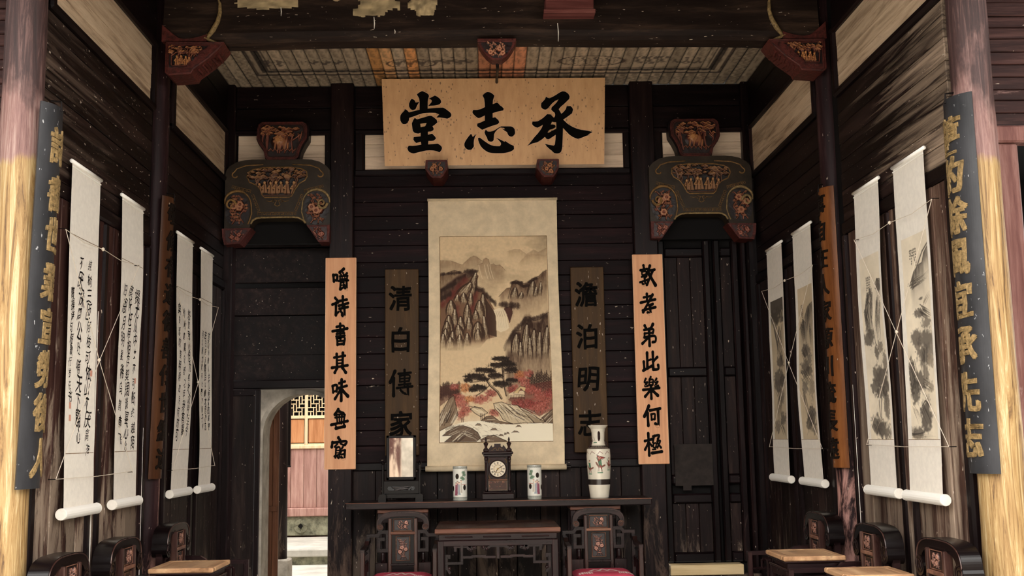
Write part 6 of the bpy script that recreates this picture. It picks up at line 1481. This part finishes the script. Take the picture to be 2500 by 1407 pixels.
# ================================================================ tea tables
def tea_table(xa, xb, ya, yb, z, label):
    t = thing('tea_table', label, 'table', ((xa+xb)/2, (ya+yb)/2, 0), group='tea tables along the side walls')
    obj('tabletop', MB().box(xa+.05, xb-.05, ya+.05, yb-.05, z-.02, z-.001, b=.002), M['tan_top'], t)
    for b in ((xa, xb, ya, ya+.052), (xa, xb, yb-.052, yb), (xa, xa+.052, ya+.053, yb-.053), (xb-.052, xb, ya+.053, yb-.053)): obj('top_frame', MB().box(*b, z-.028, z, b=.006), M['tan_top'], t)
    obj('top_moulding', MB().box(xa+.008, xb-.008, ya+.008, yb-.008, z-.04, z-.026, b=.004), M['rose'], t)
    obj('waist', MB().box(xa+.025, xb-.025, ya+.025, yb-.025, z-.072, z-.04, b=.003), M['rose'], t)
    obj('waist_moulding', MB().box(xa+.014, xb-.014, ya+.014, yb-.014, z-.086, z-.072, b=.004), M['rose'], t)
    for b in ((xa+.02, xb-.02, ya+.02, ya+.04), (xa+.02, xb-.02, yb-.04, yb-.02)): obj('apron', MB().box(*b, z-.13, z-.086, b=.004), M['rose'], t)
    for b in ((xa+.02, xa+.04, ya+.02, yb-.02), (xb-.04, xb-.02, ya+.02, yb-.02)): obj('apron', MB().box(*b, z-.13, z-.086, b=.004), M['rose'], t)
    for xx in (xa+.018, xb-.056):
        for yy in (ya+.018, yb-.056): obj('leg', MB().box(xx, xx+.038, yy, yy+.038, 0, z-.086, b=.005), M['rose_z'], t)
    f = MB()
    xm, ym = (xa+xb)/2, (ya+yb)/2
    for xx in (xa+.03, xb-.03):
        f.tube([(xx, ya+.05, z-.165), (xx, ym-.06, z-.165), (xx, ym-.06, z-.145), (xx, ym+.06, z-.145), (xx, ym+.06, z-.165), (xx, yb-.05, z-.165)], .007, 4)
    f.tube([(xa+.05, ya+.03, z-.165), (xm-.06, ya+.03, z-.165), (xm-.06, ya+.03, z-.145), (xm+.06, ya+.03, z-.145), (xm+.06, ya+.03, z-.165), (xb-.05, ya+.03, z-.165)], .007, 4)
    obj('fretwork', f, M['rose'], t)
    obj('lower_shelf', MB().box(xa+.03, xb-.03, ya+.03, yb-.03, .25, .27, b=.004), M['rose'], t)
tea_table(-1.94, -1.565, 6.49, 6.93, .88, 'tan-topped dark tea table by the calligraphy wall, in front of the brown column board')
tea_table(1.765, 2.135, 6.49, 6.91, .88, 'tan-topped dark tea table by the landscape wall, the one nearer the orange-brown board')
tea_table(1.835, 2.19, 5.60, 5.96, .88, 'tan-topped dark tea table by the landscape wall, the one nearer the courtyard')

# ================================================================ what shows through the arch
t = thing('door_leaf', 'brown timber door leaf standing open inside the arch', 'door', (-1.955, 10.4, 0))
for a, b in ((-2.02, -1.967), (-1.965, -1.912)): obj('door_board', MB().box(a, b, 10.38, 10.42, 0, 1.93, b=.005), M['leaf_brown'], t)
obj('door_batten', MB().box(-2.02, -1.912, 10.365, 10.382, .95, 1.0, b=.004), M['leaf_brown'], t)
t = thing('yard_column', 'dark round yard column on a square stone block, seen through the arch', 'column', (-2.27, 12.5, 0))
obj('shaft', MB().lathe([(.075, .3), (.07, 1.5), (.066, 4)], (-2.27, 12.5, 0), 20), M['lower_dk'], t, smooth=True)
obj('stone_block', MB().box(-2.40, -2.155, 12.38, 12.62, -.03, .3, b=.015), M['stone'], t)
t = thing('hanging_pole', 'thin black pole hanging beside the yard column', 'pole', (-2.10, 12.0, 1.33))
obj('rod', MB().box(-2.112, -2.082, 11.985, 12.015, 1.33, 2.75, b=.004), M['black_lac'], t); obj('hanger', MB().tube([(-2.24, 12.45, 2.86), (-2.17, 12.2, 2.84), (-2.097, 12.0, 2.74)], .012, 6), M['iron'], t); obj('cap', MB().box(-2.116, -2.078, 11.981, 12.019, 1.32, 1.335, b=.003), M['iron'], t)
yd = thing('lattice_screen_wall', 'sunlit timber wall with pale lattice windows and faded red boards, across the back yard', 'wall', (-2.6, 16.4, 0))
YW = 16.4
xs = [-3.6+.19*i for i in range(11)]
for i, x in enumerate(xs): obj('red_board', MB().box(x+.002, x+.188, YW, YW+.04, .62, 1.49, b=.006), M['red_wall'], yd)
obj('sill', MB().box(-3.6, -1.5, YW-.06, YW+.05, .50, .62, b=.01), M['red_wall'], yd)
obj('rail', MB().box(-3.6, -1.5, YW-.03, YW+.05, 1.485, 1.535, b=.008), M['lattice'], yd)
obj('plinth', MB().box(-3.6, -1.5, YW-.02, YW+.2, .22, .50, b=.01), M['stone_gr'], yd)
cn = obj('drain_coin', MB().lathe([(.10, YW-.035), (.105, YW-.02), (.085, YW-.03)], (-2.68, 0, .36), 28, 'y'), M['stone_gr'], yd)
obj('drain_hole', MB().prism([(-2.68, .40), (-2.64, .36), (-2.68, .32), (-2.72, .36)], YW-.05, YW-.02), M['void'], yd)
obj('drain_petals', MB().tube([(-2.68, YW-.036, .46), (-2.64, YW-.04, .36), (-2.68, YW-.036, .26)], .008, 5).tube([(-2.78, YW-.036, .36), (-2.68, YW-.04, .40), (-2.58, YW-.036, .36)], .008, 5), M['stone_gr'], yd)
for k, xa in enumerate((-3.33, -2.935, -2.595, -2.2)):
    xb = xa+ (.325 if k != 0 else .36)
    p = obj('lattice_window', MB().box(xa-.03, xa, YW-.02, YW+.03, 1.53, 2.5, b=.006).box(xb-.03, xb, YW-.02, YW+.03, 1.53, 2.5, b=.006).box(xa, xb-.03, YW-.015, YW+.03, 1.53, 1.56, b=.005).box(xa, xb-.03, YW-.015, YW+.03, 1.93, 1.975, b=.005).box(xa, xb-.03, YW-.015, YW+.03, 2.44, 2.48, b=.005), M['lattice'], yd)
    obj('lower_panel', MB().box(xa+.01, xb-.04, YW, YW+.02, 1.57, 1.92, b=.012), M['lattice_pan'], p)
    la = []; w = xb-.03-xa; r5 = random.Random(2)
    for i in range(1, 7):
        X_ = xa+w*i/7
        for j in range(8):
            z = 1.98+j*.058
            if (i*3+j*5) % 4: la.append(((X_, z), (X_, z+.058)))
    for j in range(1, 8):
        z = 1.975+j*.058
        for i in range(7):
            if (i*5+j*3) % 4 != 1: la.append(((xa+w*i/7, z), (xa+w*(i+1)/7, z)))
    lb = MB(); lb.bars(la, .013, YW-.008, YW+.012); obj('lattice', lb, M['lattice'], p)
obj('dark_room', MB().box(-3.6, -1.5, YW+.06, YW+.10, 1.5, 2.6), M['void'], yd)
t = thing('stone_step', 'long pale stone step below the lattice wall across the back yard', 'step', (-2.6, 15.4, 0))
obj('tread', MB().box(-3.6, -1.4, 14.56, YW, .10, .20, b=.015), M['stone_lt'], t); obj('riser', MB().box(-3.6, -1.4, 14.6, 14.9, -.03, .10, b=.005), M['stone_gr'], t)
